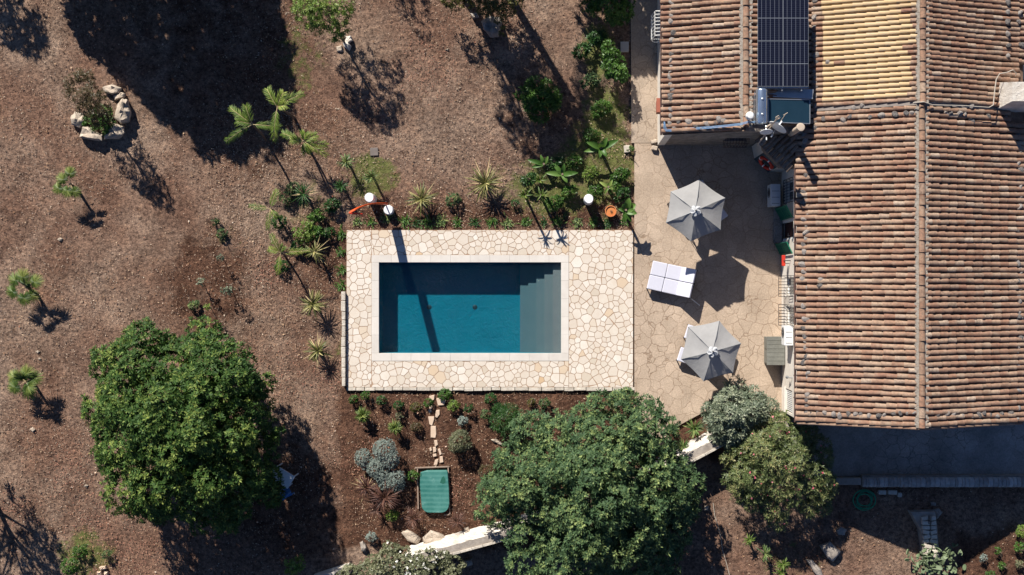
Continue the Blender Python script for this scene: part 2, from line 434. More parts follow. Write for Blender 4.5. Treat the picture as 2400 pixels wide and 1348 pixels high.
# ---------------------------------------------------------------- GROUND
GZ = -.13
deckx0, deckx1, decky0, decky1 = G(812, 0).x, G(1484, 0).x, G(0, 908).y, G(0, 539).y
px0, px1, py0, py1 = G(888, 0).x, G(1315, 0).x, G(0, 828).y, G(0, 615).y      # water rectangle
def build_ground():
    xs = list(np.arange(-27, 23.01, .25)) + [-27 - d for d in (1, 3, 8, 20, 50, 120, 300)] + [23 + d for d in (1, 3, 8, 20, 50, 120, 300)]
    ys = list(np.arange(-15, 15.01, .25)) + [-15 - d for d in (1, 3, 8, 20, 50, 120, 300)] + [15 + d for d in (1, 3, 8, 20, 50, 120, 300)]
    hx0, hx1, hy0, hy1 = px0 - .15, px1 + .15, py0 - .15, py1 + .15
    for a in (hx0, hx1): xs = [x for x in xs if abs(x - a) > .07] + [a]
    for a in (hy0, hy1): ys = [y for y in ys if abs(y - a) > .07] + [a]
    xs = np.array(sorted(xs)); ys = np.array(sorted(ys))
    X, Y = np.meshgrid(xs, ys); n, m = X.shape
    Z = GZ + .03 * np.sin(X * 1.3 + Y * .7) * np.sin(Y * 1.1 - X * .4) + .02 * np.sin(X * 3.1) * np.sin(Y * 2.7)
    PX = X * S + CX; PY = CY - Y * S
    def soft(d, w): return np.clip(.5 - d / (w * 2), 0, 1)
    def rect(x0, x1, y0, y1, w=25):
        d = np.maximum(np.maximum(x0 - PX, PX - x1), np.maximum(y0 - PY, PY - y1)); return soft(d, w)
    def ell(cx, cy, rx, ry, w=.4):
        w = max(w, .4) * 2.2
        d = np.sqrt(((PX - cx) / rx) ** 2 + ((PY - cy) / ry) ** 2) - 1; return np.clip(.5 - d / w, 0, 1)
    mu = np.maximum.reduce([rect(790, 1500, 905, 1290), ell(480, 670, 110, 150, .25) * .8, rect(830, 1480, 470, 540, 30) * .85,
        ell(760, 600, 70, 130) * .7, rect(2230, 2450, 1240, 1400, 40) * .9, ell(700, 1180, 180, 160) * .7, rect(1480, 1720, 960, 1080, 20), ell(520, 90, 260, 260) * .6, ell(650, 330, 170, 150) * .5, ell(60, 1250, 120, 120) * .4, ell(880, 480, 90, 60) * .5, ell(1260, 300, 110, 180) * .45, ell(640, 1000, 60, 160) * .4, ell(160, 1180, 60, 60) * .4])
    gr = np.maximum.reduce([ell(1420, 300, 60, 120) * .85, ell(1400, 400, 110, 110) * .75, ell(1290, 440, 120, 70) * .75, ell(870, 410, 60, 60) * .8, ell(700, 130, 60, 100) * .5,
        ell(1400, 120, 40, 90) * .8, ell(200, 1300, 70, 60) * .7, ell(520, 560, 40, 50) * .3, ell(770, 820, 50, 40) * .35, ell(720, 500, 80, 80) * .4, ell(1860, 1320, 90, 60) * .3])
    V = np.stack([X, Y, Z], -1).reshape(-1, 3)
    i, j = np.meshgrid(np.arange(n - 1), np.arange(m - 1), indexing='ij')
    cxm = (X[i, j] + X[i, j + 1]) / 2; cym = (Y[i, j] + Y[i + 1, j]) / 2
    keep = ~((cxm > hx0) & (cxm < hx1) & (cym > hy0) & (cym < hy1))
    i, j = i[keep], j[keep]
    F = np.stack([i * m + j, i * m + j + 1, (i + 1) * m + j + 1, (i + 1) * m + j], -1)
    o = np_mesh('ground', V, F, M_ground, None, smooth=True)
    for nm, A in (('mulch', mu), ('green', gr)):
        a = o.data.attributes.new(nm, 'FLOAT', 'POINT'); a.data.foreach_set('value', A.ravel().astype(np.float32))
    tag(o, kind='structure')
    return mu, gr
build_ground()

# ---- litter (uncountable)
def flakes(name, X, Y, size, mat, z0=GZ + .03, zj=.03, tilt=.5, tint=None, kind='stuff', label=None, cat=None):
    n = len(X); base = np.stack([X, Y, z0 + rng.uniform(0, zj, n)], 1)
    d = rdir(n, -tilt * .3, tilt); up = nrm(np.array([[0, 0, 1]]) + rng.normal(0, .3, (n, 3)))
    V, F = quads_leaf(base, d, up, size, size * rng.uniform(.35, .7, n), .05)
    T = np.repeat(rng.uniform(0, 1, n) if tint is None else tint, 4)
    o = np_mesh(name, V, F, mat, None, T)
    return tag(o, label, cat, kind=kind)
def not_hard(px, py):
    bad = ((px > 800) & (px < 1490) & (py > 537) & (py < 920)) | ((px > 1476) & (py < 1000)) | ((px > 1880) & (py > 960) & (py < 1140)) | ((px > 1484) & (px < 1660) & (py < 1015))
    return ~bad
def scatter(n, boxes=None):
    px = rng.uniform(-20, 2420, n); py = rng.uniform(-20, 1370, n)
    k = not_hard(px, py); return px[k], py[k]
px_, py_ = scatter(52000)
blot = (np.sin(px_ * .021 + 1.3) + np.sin(py_ * .027 + px_ * .009) + np.sin(px_ * .05 - py_ * .043)) / 3
k = rng.uniform(0, 1, len(px_)) < (.45 + .5 * blot)
px_, py_ = px_[k], py_[k]
flakes('leaf_litter', (px_ - CX) / S, (CY - py_) / S, rng.uniform(.025, .075, len(px_)) * rng.choice([1, 1, 1, 1.5], len(px_)), M_litter, label='dry brown and pale leaf litter scattered over the garden soil', cat='leaf litter')
qx = np.concatenate([rng.uniform(812, 1480, 9000), rng.uniform(480, 860, 9000), rng.uniform(560, 800, 6000), rng.uniform(810, 1480, 3500), rng.uniform(0, 560, 5000)])
qy = np.concatenate([rng.uniform(915, 1270, 9000), rng.uniform(240, 560, 9000), rng.uniform(560, 1100, 6000), rng.uniform(470, 538, 3500), rng.uniform(500, 1348, 5000)])
k = not_hard(qx, qy) & (rng.uniform(0, 1, len(qx)) < .55 + .4 * np.sin(qx * .035 + 1) * np.sin(qy * .04)); qx, qy = qx[k], qy[k]
M_chip = litter_mat('pale_chips', [(0, (.24, .14, .09)), (.5, (.38, .25, .16)), (.85, (.52, .38, .27)), (1, (.66, .56, .46))])
flakes('mulch_chips', (qx - CX) / S, (CY - qy) / S, rng.uniform(.022, .06, len(qx)), M_chip, label='pale bark chips and leaf flakes strewn over beds and dry lawn', cat='mulch chips')
# reddish patches
pc = [(650, 900, 60), (200, 1250, 70), (1060, 1150, 30), (170, 1100, 60), (560, 870, 40), (330, 1290, 80), (620, 640, 30), (1180, 70, 60), (30, 1200, 50), (1000, 150, 60), (770, 880, 40), (850, 1090, 50)]
qx = np.concatenate([rng.normal(c[0], c[2] * .7, int(c[2] * 9)) for c in pc]); qy = np.concatenate([rng.normal(c[1], c[2] * .7, int(c[2] * 9)) for c in pc])
k = not_hard(qx, qy); qx, qy = qx[k], qy[k]
flakes('fallen_red_leaves', (qx - CX) / S, (CY - qy) / S, rng.uniform(.03, .08, len(qx)), M_litter_red, label='reddish fallen leaves lying in patches on the soil', cat='fallen leaves')
# dry grass stubble over the lawn
px_, py_ = scatter(60000)
k = (px_ < 1480) & (py_ < 1348) & ~((px_ > 780) & (py_ > 900)) & (np.sin(px_ * .013) + np.sin(py_ * .017 + 2) + rng.uniform(-1, 1, len(px_)) > -.3)
px_, py_ = px_[k], py_[k]
flakes('dry_grass', (px_ - CX) / S, (CY - py_) / S, rng.uniform(.04, .09, len(px_)), M_drygrass, zj=.01, tilt=.9, label='sun-dried stubble of grass covering the lawn', cat='dry grass')
# green ground cover
gc = [(1300, 430, 75, 1400), (1220, 460, 50, 400), (1380, 430, 80, 1200), (740, 480, 60, 500), (690, 540, 60, 450), (1440, 100, 40, 400), (1430, 300, 60, 2200), (1420, 390, 80, 2000), (1390, 150, 35, 500), (1410, 220, 35, 600), (870, 405, 42, 800), (700, 120, 50, 350), (180, 1290, 34, 500), (225, 1310, 40, 350), (1280, 450, 70, 500), (1450, 470, 40, 500), (530, 560, 30, 120), (770, 820, 32, 200),
      (820, 370, 40, 300), (70, 650, 60, 150), (70, 870, 40, 300), (1370, 40, 35, 500), (1040, 915, 25, 180), (700, 1330, 30, 120), (1120, 280, 60, 80), (1060, 480, 25, 160), (780, 440, 40, 300), (1340, 470, 90, 350), (900, 300, 120, 60), (1860, 1330, 90, 120), (2150, 1340, 80, 80), (500, 630, 40, 60), (740, 560, 50, 260), (820, 120, 30, 150)]
qx = np.concatenate([rng.normal(c[0], c[2] * .55, c[3] * 2) for c in gc]); qy = np.concatenate([rng.normal(c[1], c[2] * .55, c[3] * 2) for c in gc])
k = not_hard(qx, qy); qx, qy = qx[k], qy[k]
flakes('green_ground_cover', (qx - CX) / S, (CY - qy) / S, rng.uniform(.05, .11, len(qx)), M_grass, zj=.06, tilt=1.2, label='patchy green weeds and clover growing low on the soil', cat='ground cover')

# ---------------------------------------------------------------- TERRACE, PATH
mb = MB()
tp = [(1487, 336), (1838, 336), (1838, 990), (1700, 990), (1657, 962), (1560, 1014), (1600, 1060), (1560, 1075), (1515, 1010), (1487, 985)]
mb.prism([tuple(G(*p)[:2]) for p in tp], GZ - .1, -.004)
tag(mb.build('terrace', M_terrace), kind='structure')
mb = MB(); mb.prism([tuple(G(*p)[:2]) for p in [(1478, -120), (1545, -120), (1545, 335), (1480, 335)]], GZ - .1, -.012)
tag(mb.build('path', M_path), kind='structure')
mb = MB(); mb.prism([tuple(G(*p)[:2]) for p in [(1840, 972), (2600, 972), (2600, 1116), (1900, 1116), (1840, 1010)]], GZ - .1, -.02)
tag(mb.build('south_pavement', M_terrace2), kind='structure')

# ---------------------------------------------------------------- POOL DECK
def voronoi_rect(x0, x1, y0, y1, rmin, rmax, seed):
    g = np.random.default_rng(seed); pts = []; rad = []
    area = (x1 - x0) * (y1 - y0)
    for _ in range(int(area * 420)):
        p = np.array([g.uniform(x0 - .15, x1 + .15), g.uniform(y0 - .15, y1 + .15)]); r = rmin + (rmax - rmin) * g.uniform() ** 1.35
        if pts:
            d = np.linalg.norm(np.array(pts) - p, axis=1)
            if (d < (np.array(rad) + r) * .5 * 1.22).any(): continue
        pts.append(p); rad.append(r)
    pts = np.array(pts); cells = []
    for i, p in enumerate(pts):
        poly = [(x0, y0), (x1, y0), (x1, y1), (x0, y1)]
        o = np.argsort(((pts - p) ** 2).sum(1))[1:22]
        for j in o:
            q = pts[j]; ph = (rad[i] ** 2 - rad[j] ** 2) * .5
            nx, ny = q - p; mx, my = (p + q) / 2; c = nx * mx + ny * my + ph * .25
            out = []
            for a in range(len(poly)):
                A, B = poly[a], poly[(a + 1) % len(poly)]
                da = nx * A[0] + ny * A[1] - c; db = nx * B[0] + ny * B[1] - c
                if da <= 0: out.append(A)
                if (da < 0) != (db < 0) and abs(da - db) > 1e-12:
                    t = da / (da - db); out.append((A[0] + t * (B[0] - A[0]), A[1] + t * (B[1] - A[1])))
            poly = out
            if len(poly) < 3: break
        if len(poly) >= 3: cells.append(poly)
    return cells
def inset(poly, g_, rg):
    n = len(poly)
    area = sum(poly[i][0] * poly[(i + 1) % n][1] - poly[(i + 1) % n][0] * poly[i][1] for i in range(n)) / 2
    if abs(area) < .008: return None
    # drop very short edges
    q = [poly[i] for i in range(n) if math.dist(poly[i], poly[i - 1]) > .03]
    n = len(q)
    if n < 3: return None
    out = []
    for i in range(n):
        a, b, c = Vector(q[i - 1]), Vector(q[i]), Vector(q[(i + 1) % n])
        e1 = (b - a).normalized(); e2 = (c - b).normalized()
        n1 = Vector((-e1.y, e1.x)); n2 = Vector((-e2.y, e2.x)); bis = n1 + n2
        if bis.length < .2: bis = n1 + n2 + e2 * .1
        k = 1 / max(.5, bis.normalized().dot(n1))
        cc = b + bis.normalized() * g_ * min(k, 1.8)
        # slightly cut corners
        d1 = min(.010, (b - a).length * .15); d2 = min(.010, (c - b).length * .15)
        out.append(cc - e1 * d1); out.append(cc + e2 * d2)
    return [(v.x + rg.uniform(-.004, .004), v.y + rg.uniform(-.004, .004)) for v in out]
cx0, cx1, cy0, cy1 = G(871, 0).x, G(1333, 0).x, G(0, 846).y, G(0, 598).y
deck = empty('pool_deck', (deckx0, decky0, GZ), None, None); deck['kind'] = 'structure'
mb = MB()
for a in ((deckx0, cx0, decky0, decky1), (cx1, deckx1, decky0, decky1), (cx0, cx1, decky0, cy0), (cx0, cx1, cy1, decky1)):
    mb.box(a[0], a[1], a[2], a[3], GZ - .15, -.006)
mb.build('grout_bed', M_grout, deck)
mb = MB(); rg = random.Random(3)
for k_, a in enumerate(((deckx0, cx0, decky0, decky1), (cx1, deckx1, decky0, decky1), (cx0, cx1, decky0, cy0), (cx0, cx1, cy1, decky1))):
    for poly in voronoi_rect(*a, .12, .39, 11 + k_):
        q = inset(poly, .012, rg)
        if q: mb.prism(q, -.03, rg.uniform(-.002, .004))
mb.build('paving_stones', M_flag, deck)
# coping slabs
mb = MB()
def slabs(x0, x1, y0, y1, along, n):
    for i in range(n):
        t0, t1 = i / n, (i + 1) / n
        if along == 'x': mb.box(x0 + (x1 - x0) * t0 + .002, x0 + (x1 - x0) * t1 - .002, y0, y1, -.12, .012)
        else: mb.box(x0, x1, y0 + (y1 - y0) * t0 + .002, y0 + (y1 - y0) * t1 - .002, -.12, .012)
slabs(cx0, cx1, py1, cy1, 'x', 10); slabs(cx0, cx1, cy0, py0, 'x', 10)
slabs(cx0, px0, py0 + .003, py1 - .003, 'y', 5); slabs(px1, cx1, py0 + .003, py1 - .003, 'y', 5)
mb.build('coping', M_coping, deck, bevel=.006)
# perimeter blocks
def block_row(name, x0, x1, y0, y1, z0, z1, along, n, mat, parent=None, seed=1):
    g = random.Random(seed); mb = MB(); cuts = [0]
    for i in range(n): cuts.append(cuts[-1] + g.uniform(.7, 1.3))
    cuts = [c / cuts[-1] for c in cuts]
    for a, b in zip(cuts, cuts[1:]):
        j = g.uniform(-.02, .02); dz = g.uniform(-.015, .01)
        if along == 'x': mb.box(x0 + (x1 - x0) * a + .012, x0 + (x1 - x0) * b - .012, y0 + j, y1, z0, z1 + dz)
        else: mb.box(x0 + j, x1, y0 + (y1 - y0) * a + .012, y0 + (y1 - y0) * b - .012, z0, z1 + dz)
    o = mb.build(name, mat, parent, bevel=.015)
    return o
o = block_row('block_kerb', G(812, 0).x, G(1488, 0).x, G(0, 916).y, G(0, 908.3).y, GZ - .2, .006, 'x', 26, M_block, seed=4)
tag(o, 'row of pale limestone blocks edging the south side of the pool deck', 'kerb')
o = block_row('block_parapet', G(802.5, 0).x, G(811, 0).x, G(0, 905).y, G(0, 683).y, GZ - .2, .2, 'y', 10, M_block, seed=5)
tag(o, 'raised row of pale limestone blocks along the west side of the pool deck', 'parapet')

# ---------------------------------------------------------------- POOL
pool = empty('swimming_pool', ((px0 + px1) / 2, (py0 + py1) / 2, -1.3), 'rectangular swimming pool with teal water and grey steps at its right end', 'swimming pool')
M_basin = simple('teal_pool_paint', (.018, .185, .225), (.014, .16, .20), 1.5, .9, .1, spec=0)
M_step = simple('grey_pool_steps', (.135, .148, .15), (.12, .134, .138), 1.5, .8, .1)
FZ = -1.05
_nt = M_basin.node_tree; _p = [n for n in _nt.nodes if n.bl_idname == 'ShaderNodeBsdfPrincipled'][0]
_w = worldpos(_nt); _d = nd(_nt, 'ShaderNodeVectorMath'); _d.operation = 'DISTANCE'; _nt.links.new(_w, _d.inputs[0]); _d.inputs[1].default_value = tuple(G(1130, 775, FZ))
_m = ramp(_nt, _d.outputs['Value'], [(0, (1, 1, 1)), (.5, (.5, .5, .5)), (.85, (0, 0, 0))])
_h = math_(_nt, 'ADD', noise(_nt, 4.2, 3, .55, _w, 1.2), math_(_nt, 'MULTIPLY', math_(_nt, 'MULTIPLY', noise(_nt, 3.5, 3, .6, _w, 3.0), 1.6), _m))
_nt.links.new(bumpn(_nt, _h, .5, .10), _p.inputs['Normal'])  # floor bumps stand in for sunlight rippling through the water
mb = MB()
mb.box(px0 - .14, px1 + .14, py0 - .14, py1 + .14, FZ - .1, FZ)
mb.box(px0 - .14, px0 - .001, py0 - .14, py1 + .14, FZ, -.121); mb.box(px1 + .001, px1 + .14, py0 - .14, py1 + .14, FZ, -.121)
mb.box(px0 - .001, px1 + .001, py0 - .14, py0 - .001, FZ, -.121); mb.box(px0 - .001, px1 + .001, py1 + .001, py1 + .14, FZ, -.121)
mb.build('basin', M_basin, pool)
mb = MB(); bx_ = [1219, 1238, 1257, 1276, 1296, 1316]; dp = [.74, .66, .52, .38, .235]
for i in range(5):
    k = (H + dp[i]) / H
    xa = (bx_[i] - CX) / S * k; xb = (bx_[i + 1] - CX) / S * ((H + dp[min(i + 1, 4)]) / H) if i < 4 else px1
    mb.box(xa, xb + (.0 if i == 4 else .0), py0, py1, FZ + .001, -dp[i])
mb.build('steps', M_step, pool)
for dx, dy in ((1006, 720), (1113, 720)):
    mb = MB(); c = P(dx, dy, FZ); mb.lathe((c.x, c.y, FZ), [(.11, -.02), (.11, .012), (.06, .03), (.02, .032)], 20)
    mb.build('floor_drain', M_dark, pool)
m, nt, out = new_mat('pool_water')
tr = nt.nodes.new('ShaderNodeBsdfTransparent')
gl = nt.nodes.new('ShaderNodeBsdfGlossy'); gl.inputs['Roughness'].default_value = .08
df = nt.nodes.new('ShaderNodeBsdfDiffuse'); df.inputs[0].default_value = (.02, .22, .32, 1)
p = worldpos(nt)
rp = math_(nt, 'ADD', noise(nt, 7, 3, .5, p, .6), math_(nt, 'MULTIPLY', noise(nt, 16, 2, .5, p, .4), .35))
# bubbling patch from the inlet
vm = nt.nodes.new('ShaderNodeVectorMath'); vm.operation = 'DISTANCE'
nt.links.new(p, vm.inputs[0]); vm.inputs[1].default_value = tuple(G(1130, 775, -.1))
msk = ramp(nt, vm.outputs['Value'], [(0, (1, 1, 1)), (.55 / 1, (.4, .4, .4)), (.8, (0, 0, 0))])
wv = math_(nt, 'MULTIPLY', math_(nt, 'MULTIPLY', noise(nt, 9, 4, .6, p, 2.2), 1.8), msk)
rp2 = math_(nt, 'ADD', rp, wv)
b = bumpn(nt, rp2, 1.0, .35); nt.links.new(b, gl.inputs['Normal']); nt.links.new(b, df.inputs['Normal'])
m1 = nt.nodes.new('ShaderNodeMixShader'); m1.inputs[0].default_value = .035
nt.links.new(tr.outputs[0], m1.inputs[1]); nt.links.new(df.outputs[0], m1.inputs[2])
m2 = nt.nodes.new('ShaderNodeMixShader'); m2.inputs[0].default_value = .012
nt.links.new(m1.outputs[0], m2.inputs[1]); nt.links.new(gl.outputs[0], m2.inputs[2])
nt.links.new(m2.outputs[0], out.inputs[0])
va = nt.nodes.new('ShaderNodeVolumeAbsorption'); va.inputs[0].default_value = (.22, .74, .86, 1); va.inputs[1].default_value = .7
nt.links.new(va.outputs[0], out.inputs[1])
mb = MB(); mb.box(px0 - .004, px1 + .004, py0 - .004, py1 + .004, FZ - .02, -.10)
mb.build('pool_water_surface', m, pool)

# ---------------------------------------------------------------- ROOFS
def tile(mb, base, u, n, yv, L, r0, r1, lift, seg=6):
    """barrel cover tile; lower end at base, running along u"""
    b = len(mb.v)
    for e, (rad, off) in enumerate(((r0, lift), (r1, 0))):
        for k in range(seg + 1):
            a = PI * k / seg
            p = base + u * (L * e) + yv * (math.cos(a) * rad) + n * (math.sin(a) * rad * .85 + off)
            mb.v.append(tuple(p))
    for k in range(seg):
        mb.f.append((b + k, b + k + 1, b + seg + 2 + k, b + seg + 1 + k)); mb.m.append(0)
    mb.f.append(tuple(b + k for k in range(seg, -1, -1))); mb.m.append(0)
def tile_slope(mbs, xe, ze, xr, zr, ya, yb, pitch, L, r, start=None, stop=None, pick=None, sink=.07, wob=1.0):
    """rows along y from ya up to yb. mbs list of MB; pick(y,s,smax)->index"""
    d = Vector((xr - xe, 0, zr - ze)); smax = d.length; u = d.normalized(); n = Vector((-u.z, 0, u.x))
    if n.z < 0: n = -n
    n_rows = max(1, int(round((yb - ya) / pitch))); yv = Vector((0, 1, 0))
    for i in range(n_rows):
        y = ya + (i + .5) * (yb - ya) / n_rows
        s = start(y) if start else 0; e = stop(y) if stop else smax
        s += random.uniform(-.05, .04); ph = random.uniform(0, 6); amp = random.uniform(.006, .026) * wob
        while s < e - .08:
            l = min(L * random.uniform(.9, 1.08), e - s)
            yy = y + amp * math.sin(s * 1.3 + ph) + random.uniform(-.006, .006) * wob
            rr = r * random.uniform(.94, 1.06)
            p = Vector((xe, yy, ze)) + u * s + n * random.uniform(-.006, .01)
            sag = -sink * math.sin(PI * min(1, max(0, s / smax))) * .6
            p = p + n * (sag + .045)
            uu = (u + yv * random.uniform(-.035, .035) * wob + n * random.uniform(-.01, .01)).normalized()
            k = pick(y, s, smax) if pick else 0
            tile(mbs[k], p, uu, n, yv, l * 1.13, rr * 1.10, rr * .88, .028)
            s += l
def pan_sheet(xe, ze, xr, zr, ya, yb, thick, pitch=.235, sink=.07):
    mb = MB(); N = 10
    d = Vector((xr - xe, 0, zr - ze)); u = d.normalized(); n = Vector((-u.z, 0, u.x))
    if n.z < 0: n = -n
    top = []; bot = []
    for i in range(N + 1):
        t = i / N; sag = -sink * math.sin(PI * t) * .6
        top.append(Vector((xe, 0, ze)) + d * t + n * sag); bot.append(top[-1] - Vector((0, 0, thick)))
    vs = [Vector((p.x, y, p.z)) for y in (ya, yb) for p in top + bot]; M_ = 2 * (N + 1)
    f = []
    for i in range(N):
        f.append((i, i + 1, M_ + i + 1, M_ + i)); f.append((N + 1 + i, M_ + N + 1 + i, M_ + N + 2 + i, N + 2 + i))
        f.append((i, N + 1 + i, N + 2 + i, i + 1)); f.append((M_ + i, M_ + i + 1, M_ + N + 2 + i, M_ + N + 1 + i))
    f.append((0, M_, M_ + N + 1, N + 1)); f.append((N, 2 * N + 1, M_ + 2 * N + 1, M_ + N))
    mb.add(vs, f); return mb
def ridge(mb, mm, x, z, ya, yb, L=.43, r=.12):
    y = ya
    while y < yb:
        l = L * random.uniform(.9, 1.1)
        b = Vector((x + random.uniform(-.012, .012), y, z + random.uniform(-.01, .01)))
        tile(mb, b, Vector((0, 1, 0)), Vector((0, 0, 1)), Vector((1, 0, 0)), l * 1.12, r * 1.06, r * .92, .03)
        y += l
    # mortar bedding with a ragged edge
    n = int((yb - ya) / .08)
    for sx in (-1, 1):
        for i in range(n):
            yy = ya + (i + .5) * (yb - ya) / n; wv_ = random.uniform(.10, .2)
            mm.obox((x + sx * (r + wv_ * .3), yy, z - .02 - wv_ * .12), (wv_, .085, .09), random.uniform(-.4, .4))

# -- main house (south part + north part share the ridge)
EZ, RZ = 3.2, 4.9
mxr = P(2160, 0, RZ).x; mxe = P(1868, 0, EZ).x; mxe2 = P(2395, 0, EZ).x
my_s = G(0, 967).y; my_v = G(0, 292).y; my_n = G(0, -75).y
WX = G(1832, 0).x
house = empty('farmhouse', ((mxe + mxe2) / 2, (my_s + my_v) / 2, GZ), 'long white farmhouse with a weathered clay tile roof beside the terrace', 'house')
def wall_west(mb, x, th, y0, y1, z0, z1, ops):
    ys = sorted({y0, y1} | {v for o in ops for v in o[:2]})
    for a, b in zip(ys, ys[1:]):
        m_ = (a + b) / 2; o = [q for q in ops if q[0] < m_ < q[1]]
        if not o: mb.box(x, x + th, a, b, z0, z1)
        else:
            q = o[0]
            if q[2] > z0: mb.box(x, x + th, a, b, z0, q[2])
            if q[3] < z1: mb.box(x, x + th, a, b, q[3], z1)
def gy(py, z): return P(0, py, z).y
ops = [(gy(472, 1.5), gy(424, 1.5), 1.0, 2.2),      # barred window
       (gy(562, 1.1), gy(517, 1.1), -.005, 2.25),   # door
       (gy(692, 1.6), gy(650, 1.6), .95, 2.35),     # window
       (gy(760, 1.6), gy(718, 1.6), .95, 2.35),
       (gy(965, 1.2), gy(912, 1.2), .8, 2.0)]
mb = MB(); th = .3
wall_west(mb, WX, th, my_s + .08, my_v - .02, GZ - .1, EZ - .1, ops)
def gable(mb, y, xa, xb, xr, ze, zr, th, z0=GZ - .1):
    v = [(xa, z0), (xb, z0), (xb, ze), (xr, zr), (xa, ze)]
    n = 5; vs = [(p[0], y, p[1]) for p in v] + [(p[0], y + th, p[1]) for p in v]
    mb.add(vs, [tuple(range(n)), tuple(range(2 * n - 1, n - 1, -1))] + [((i + 1) % n, i, n + i, n + (i + 1) % n) for i in range(n)])
gable(mb, my_s + .08, WX + th + .002, mxe2 - .12, mxr, EZ - .1, RZ - .12, th)
mb.box(mxe2 - .4, mxe2 - .1, my_s + .08 + th, my_n + .5, GZ - .1, EZ - .1)
mb.build('wall', M_white, house)
# roof
roof = pan_sheet(mxe, EZ, mxr, RZ, my_s, my_v, .07).build('roof', M_pan, house)
pan_sheet(mxe2, EZ, mxr, RZ, my_s, my_v, .07).build('roof', M_pan, house)
vx = P(1908, 0, 3.45).x
def st_main(y):
    return 0 if y < G(0, 326).y else max(0, (vx - mxe) + .1)
A = MB(); B = MB()
tile_slope([A, B], mxe - .04, EZ, mxr, RZ, my_s, my_v, .234, .43, .098, start=st_main, stop=lambda y: 4.62)
tile_slope([B, A], mxe2 + .04, EZ, mxr, RZ, my_s, my_v, .234, .43, .098, start=lambda y: (.75 if y > G(0, 320).y else 0), stop=lambda y: 4.88, pick=lambda y, s, m_: 1 if random.random() < .6 else 0)
A.build('roof_tiles', M_tile, house); B.build('roof_tiles', M_tile_dark, house)
A = MB(); Mm = MB(); ridge(A, Mm, mxr, RZ + .03, my_s, my_v); A.build('ridge_tiles', M_tile_dark, house); Mm.build('ridge_mortar', M_mortar, house)
# south verge: row of tiles along the gable edge
A = MB()
for (xa, za, xb, zb) in ((mxe, EZ, mxr, RZ), (mxe2, EZ, mxr, RZ)):
    d = Vector((xb - xa, 0, zb - za)); N = int(d.length / .4)
    for i in range(N):
        p = Vector((xa, my_s - .03, za + .0)) + d * (i / N)
        n_ = Vector((-d.z, 0, d.x)).normalized(); n_ = n_ if n_.z > 0 else -n_
        tile(A, p, d.normalized(), n_, Vector((0, 1, 0)), .45, .07, .06, .01)
A.build('verge_tiles', M_tile, house)
# gutter + brackets
mb = MB(); mb.tube([(mxe - .07, my_s, EZ - .04), (mxe - .07, G(0, 335).y, EZ - .04)], .045, 8)
gut = mb.build('gutter', M_rust, house, smooth=True)
mb = MB()
for py in range(360, 960, 52):
    y = P(0, py, EZ).y; mb.box(mxe - .13, mxe - .0, y - .02, y + .02, EZ - .08, EZ - .03)
mb.build('gutter_bracket', M_rust, gut)
# openings
def window(parent, o, grille=False, louvre=False, x=WX):
    mb = MB(); f = .06; xx = x + .09
    mb.box(xx, xx + .06, o[0], o[0] + f, o[2], o[3]); mb.box(xx, xx + .06, o[1] - f, o[1], o[2], o[3])
    mb.box(xx, xx + .06, o[0] + f, o[1] - f, o[3] - f, o[3]); mb.box(xx, xx + .06, o[0] + f, o[1] - f, o[2], o[2] + f)
    mb.box(xx + .005, xx + .055, (o[0] + o[1]) / 2 - .025, (o[0] + o[1]) / 2 + .025, o[2] + f, o[3] - f)
    w_ = mb.build('window', M_whiteplastic, parent)
    mb = MB(); mb.box(xx + .02, xx + .035, o[0] + .02, o[1] - .02, o[2] + .02, o[3] - .02); mb.build('pane', M_pane, w_)
    mb = MB(); mb.box(x - .07, x + .12, o[0] - .06, o[1] + .06, o[2] - .06, o[2] - .001); mb.build('sill', M_coping, w_)
    return w_
w1 = window(house, ops[0]); w2 = window(house, ops[2]); w3 = window(house, ops[3]); w4 = window(house, ops[4])
def grille(parent, o, belly, x=WX, nb=9):
    mb = MB()
    y0, y1 = o[0] - .06, o[1] + .06
    for i in range(nb):
        y = y0 + (y1 - y0) * i / (nb - 1)
        mb.tube([(x - .01, y, o[3] + .05), (x - .1, y, o[3] + .02), (x - .12, y, (o[2] + o[3]) / 2), (x - .12 - belly, y, o[2] + .22), (x - .08 - belly, y, o[2] - .03), (x - .01, y, o[2] - .05)], .012, 5)
    for z, dx in ((o[3] - .1, .105), ((o[2] + o[3]) / 2, .125), (o[2] + .05, .1 + belly)):
        mb.tube([(x - .0, y0, z), (x - dx, y0, z), (x - dx, y1, z), (x - .0, y1, z)], .012, 5)
    mb.build('window_grille', M_dark, parent)
grille(w1, ops[0], .05); grille(w2, ops[2], .25, nb=8); grille(w3, ops[3], .25, nb=8)
mb = MB()
for i in range(11):
    y = ops[4][0] + .08 + (ops[4][1] - ops[4][0] - .16) * i / 10
    mb.box(WX + .03, WX + .07, y - .022, y + .022, ops[4][2] + .05, ops[4][3] - .05)
mb.build('window_bars', M_whiteplastic, w4)
# doorway
o = ops[1]; mb = MB(); mb.box(WX + .14, WX + .2, o[0], o[1], 0, 2.25); dr = mb.build('door', M_door, house)
mb = MB(); mb.box(WX + .02, WX + .14, o[0], o[0] + .07, 0, 2.25); mb.box(WX + .02, WX + .14, o[1] - .07, o[1], 0, 2.25); mb.box(WX + .02, WX + .14, o[0] + .07, o[1] - .07, 2.18, 2.25)
mb.build('door_frame', M_whiteplastic, dr)
mb = MB(); mb.tube([(WX + .12, o[0] + .17, 1.0), (WX + .06, o[0] + .17, 1.0), (WX + .06, o[0] + .28, 1.0)], .012, 6); mb.build('door_handle', M_steel, dr)
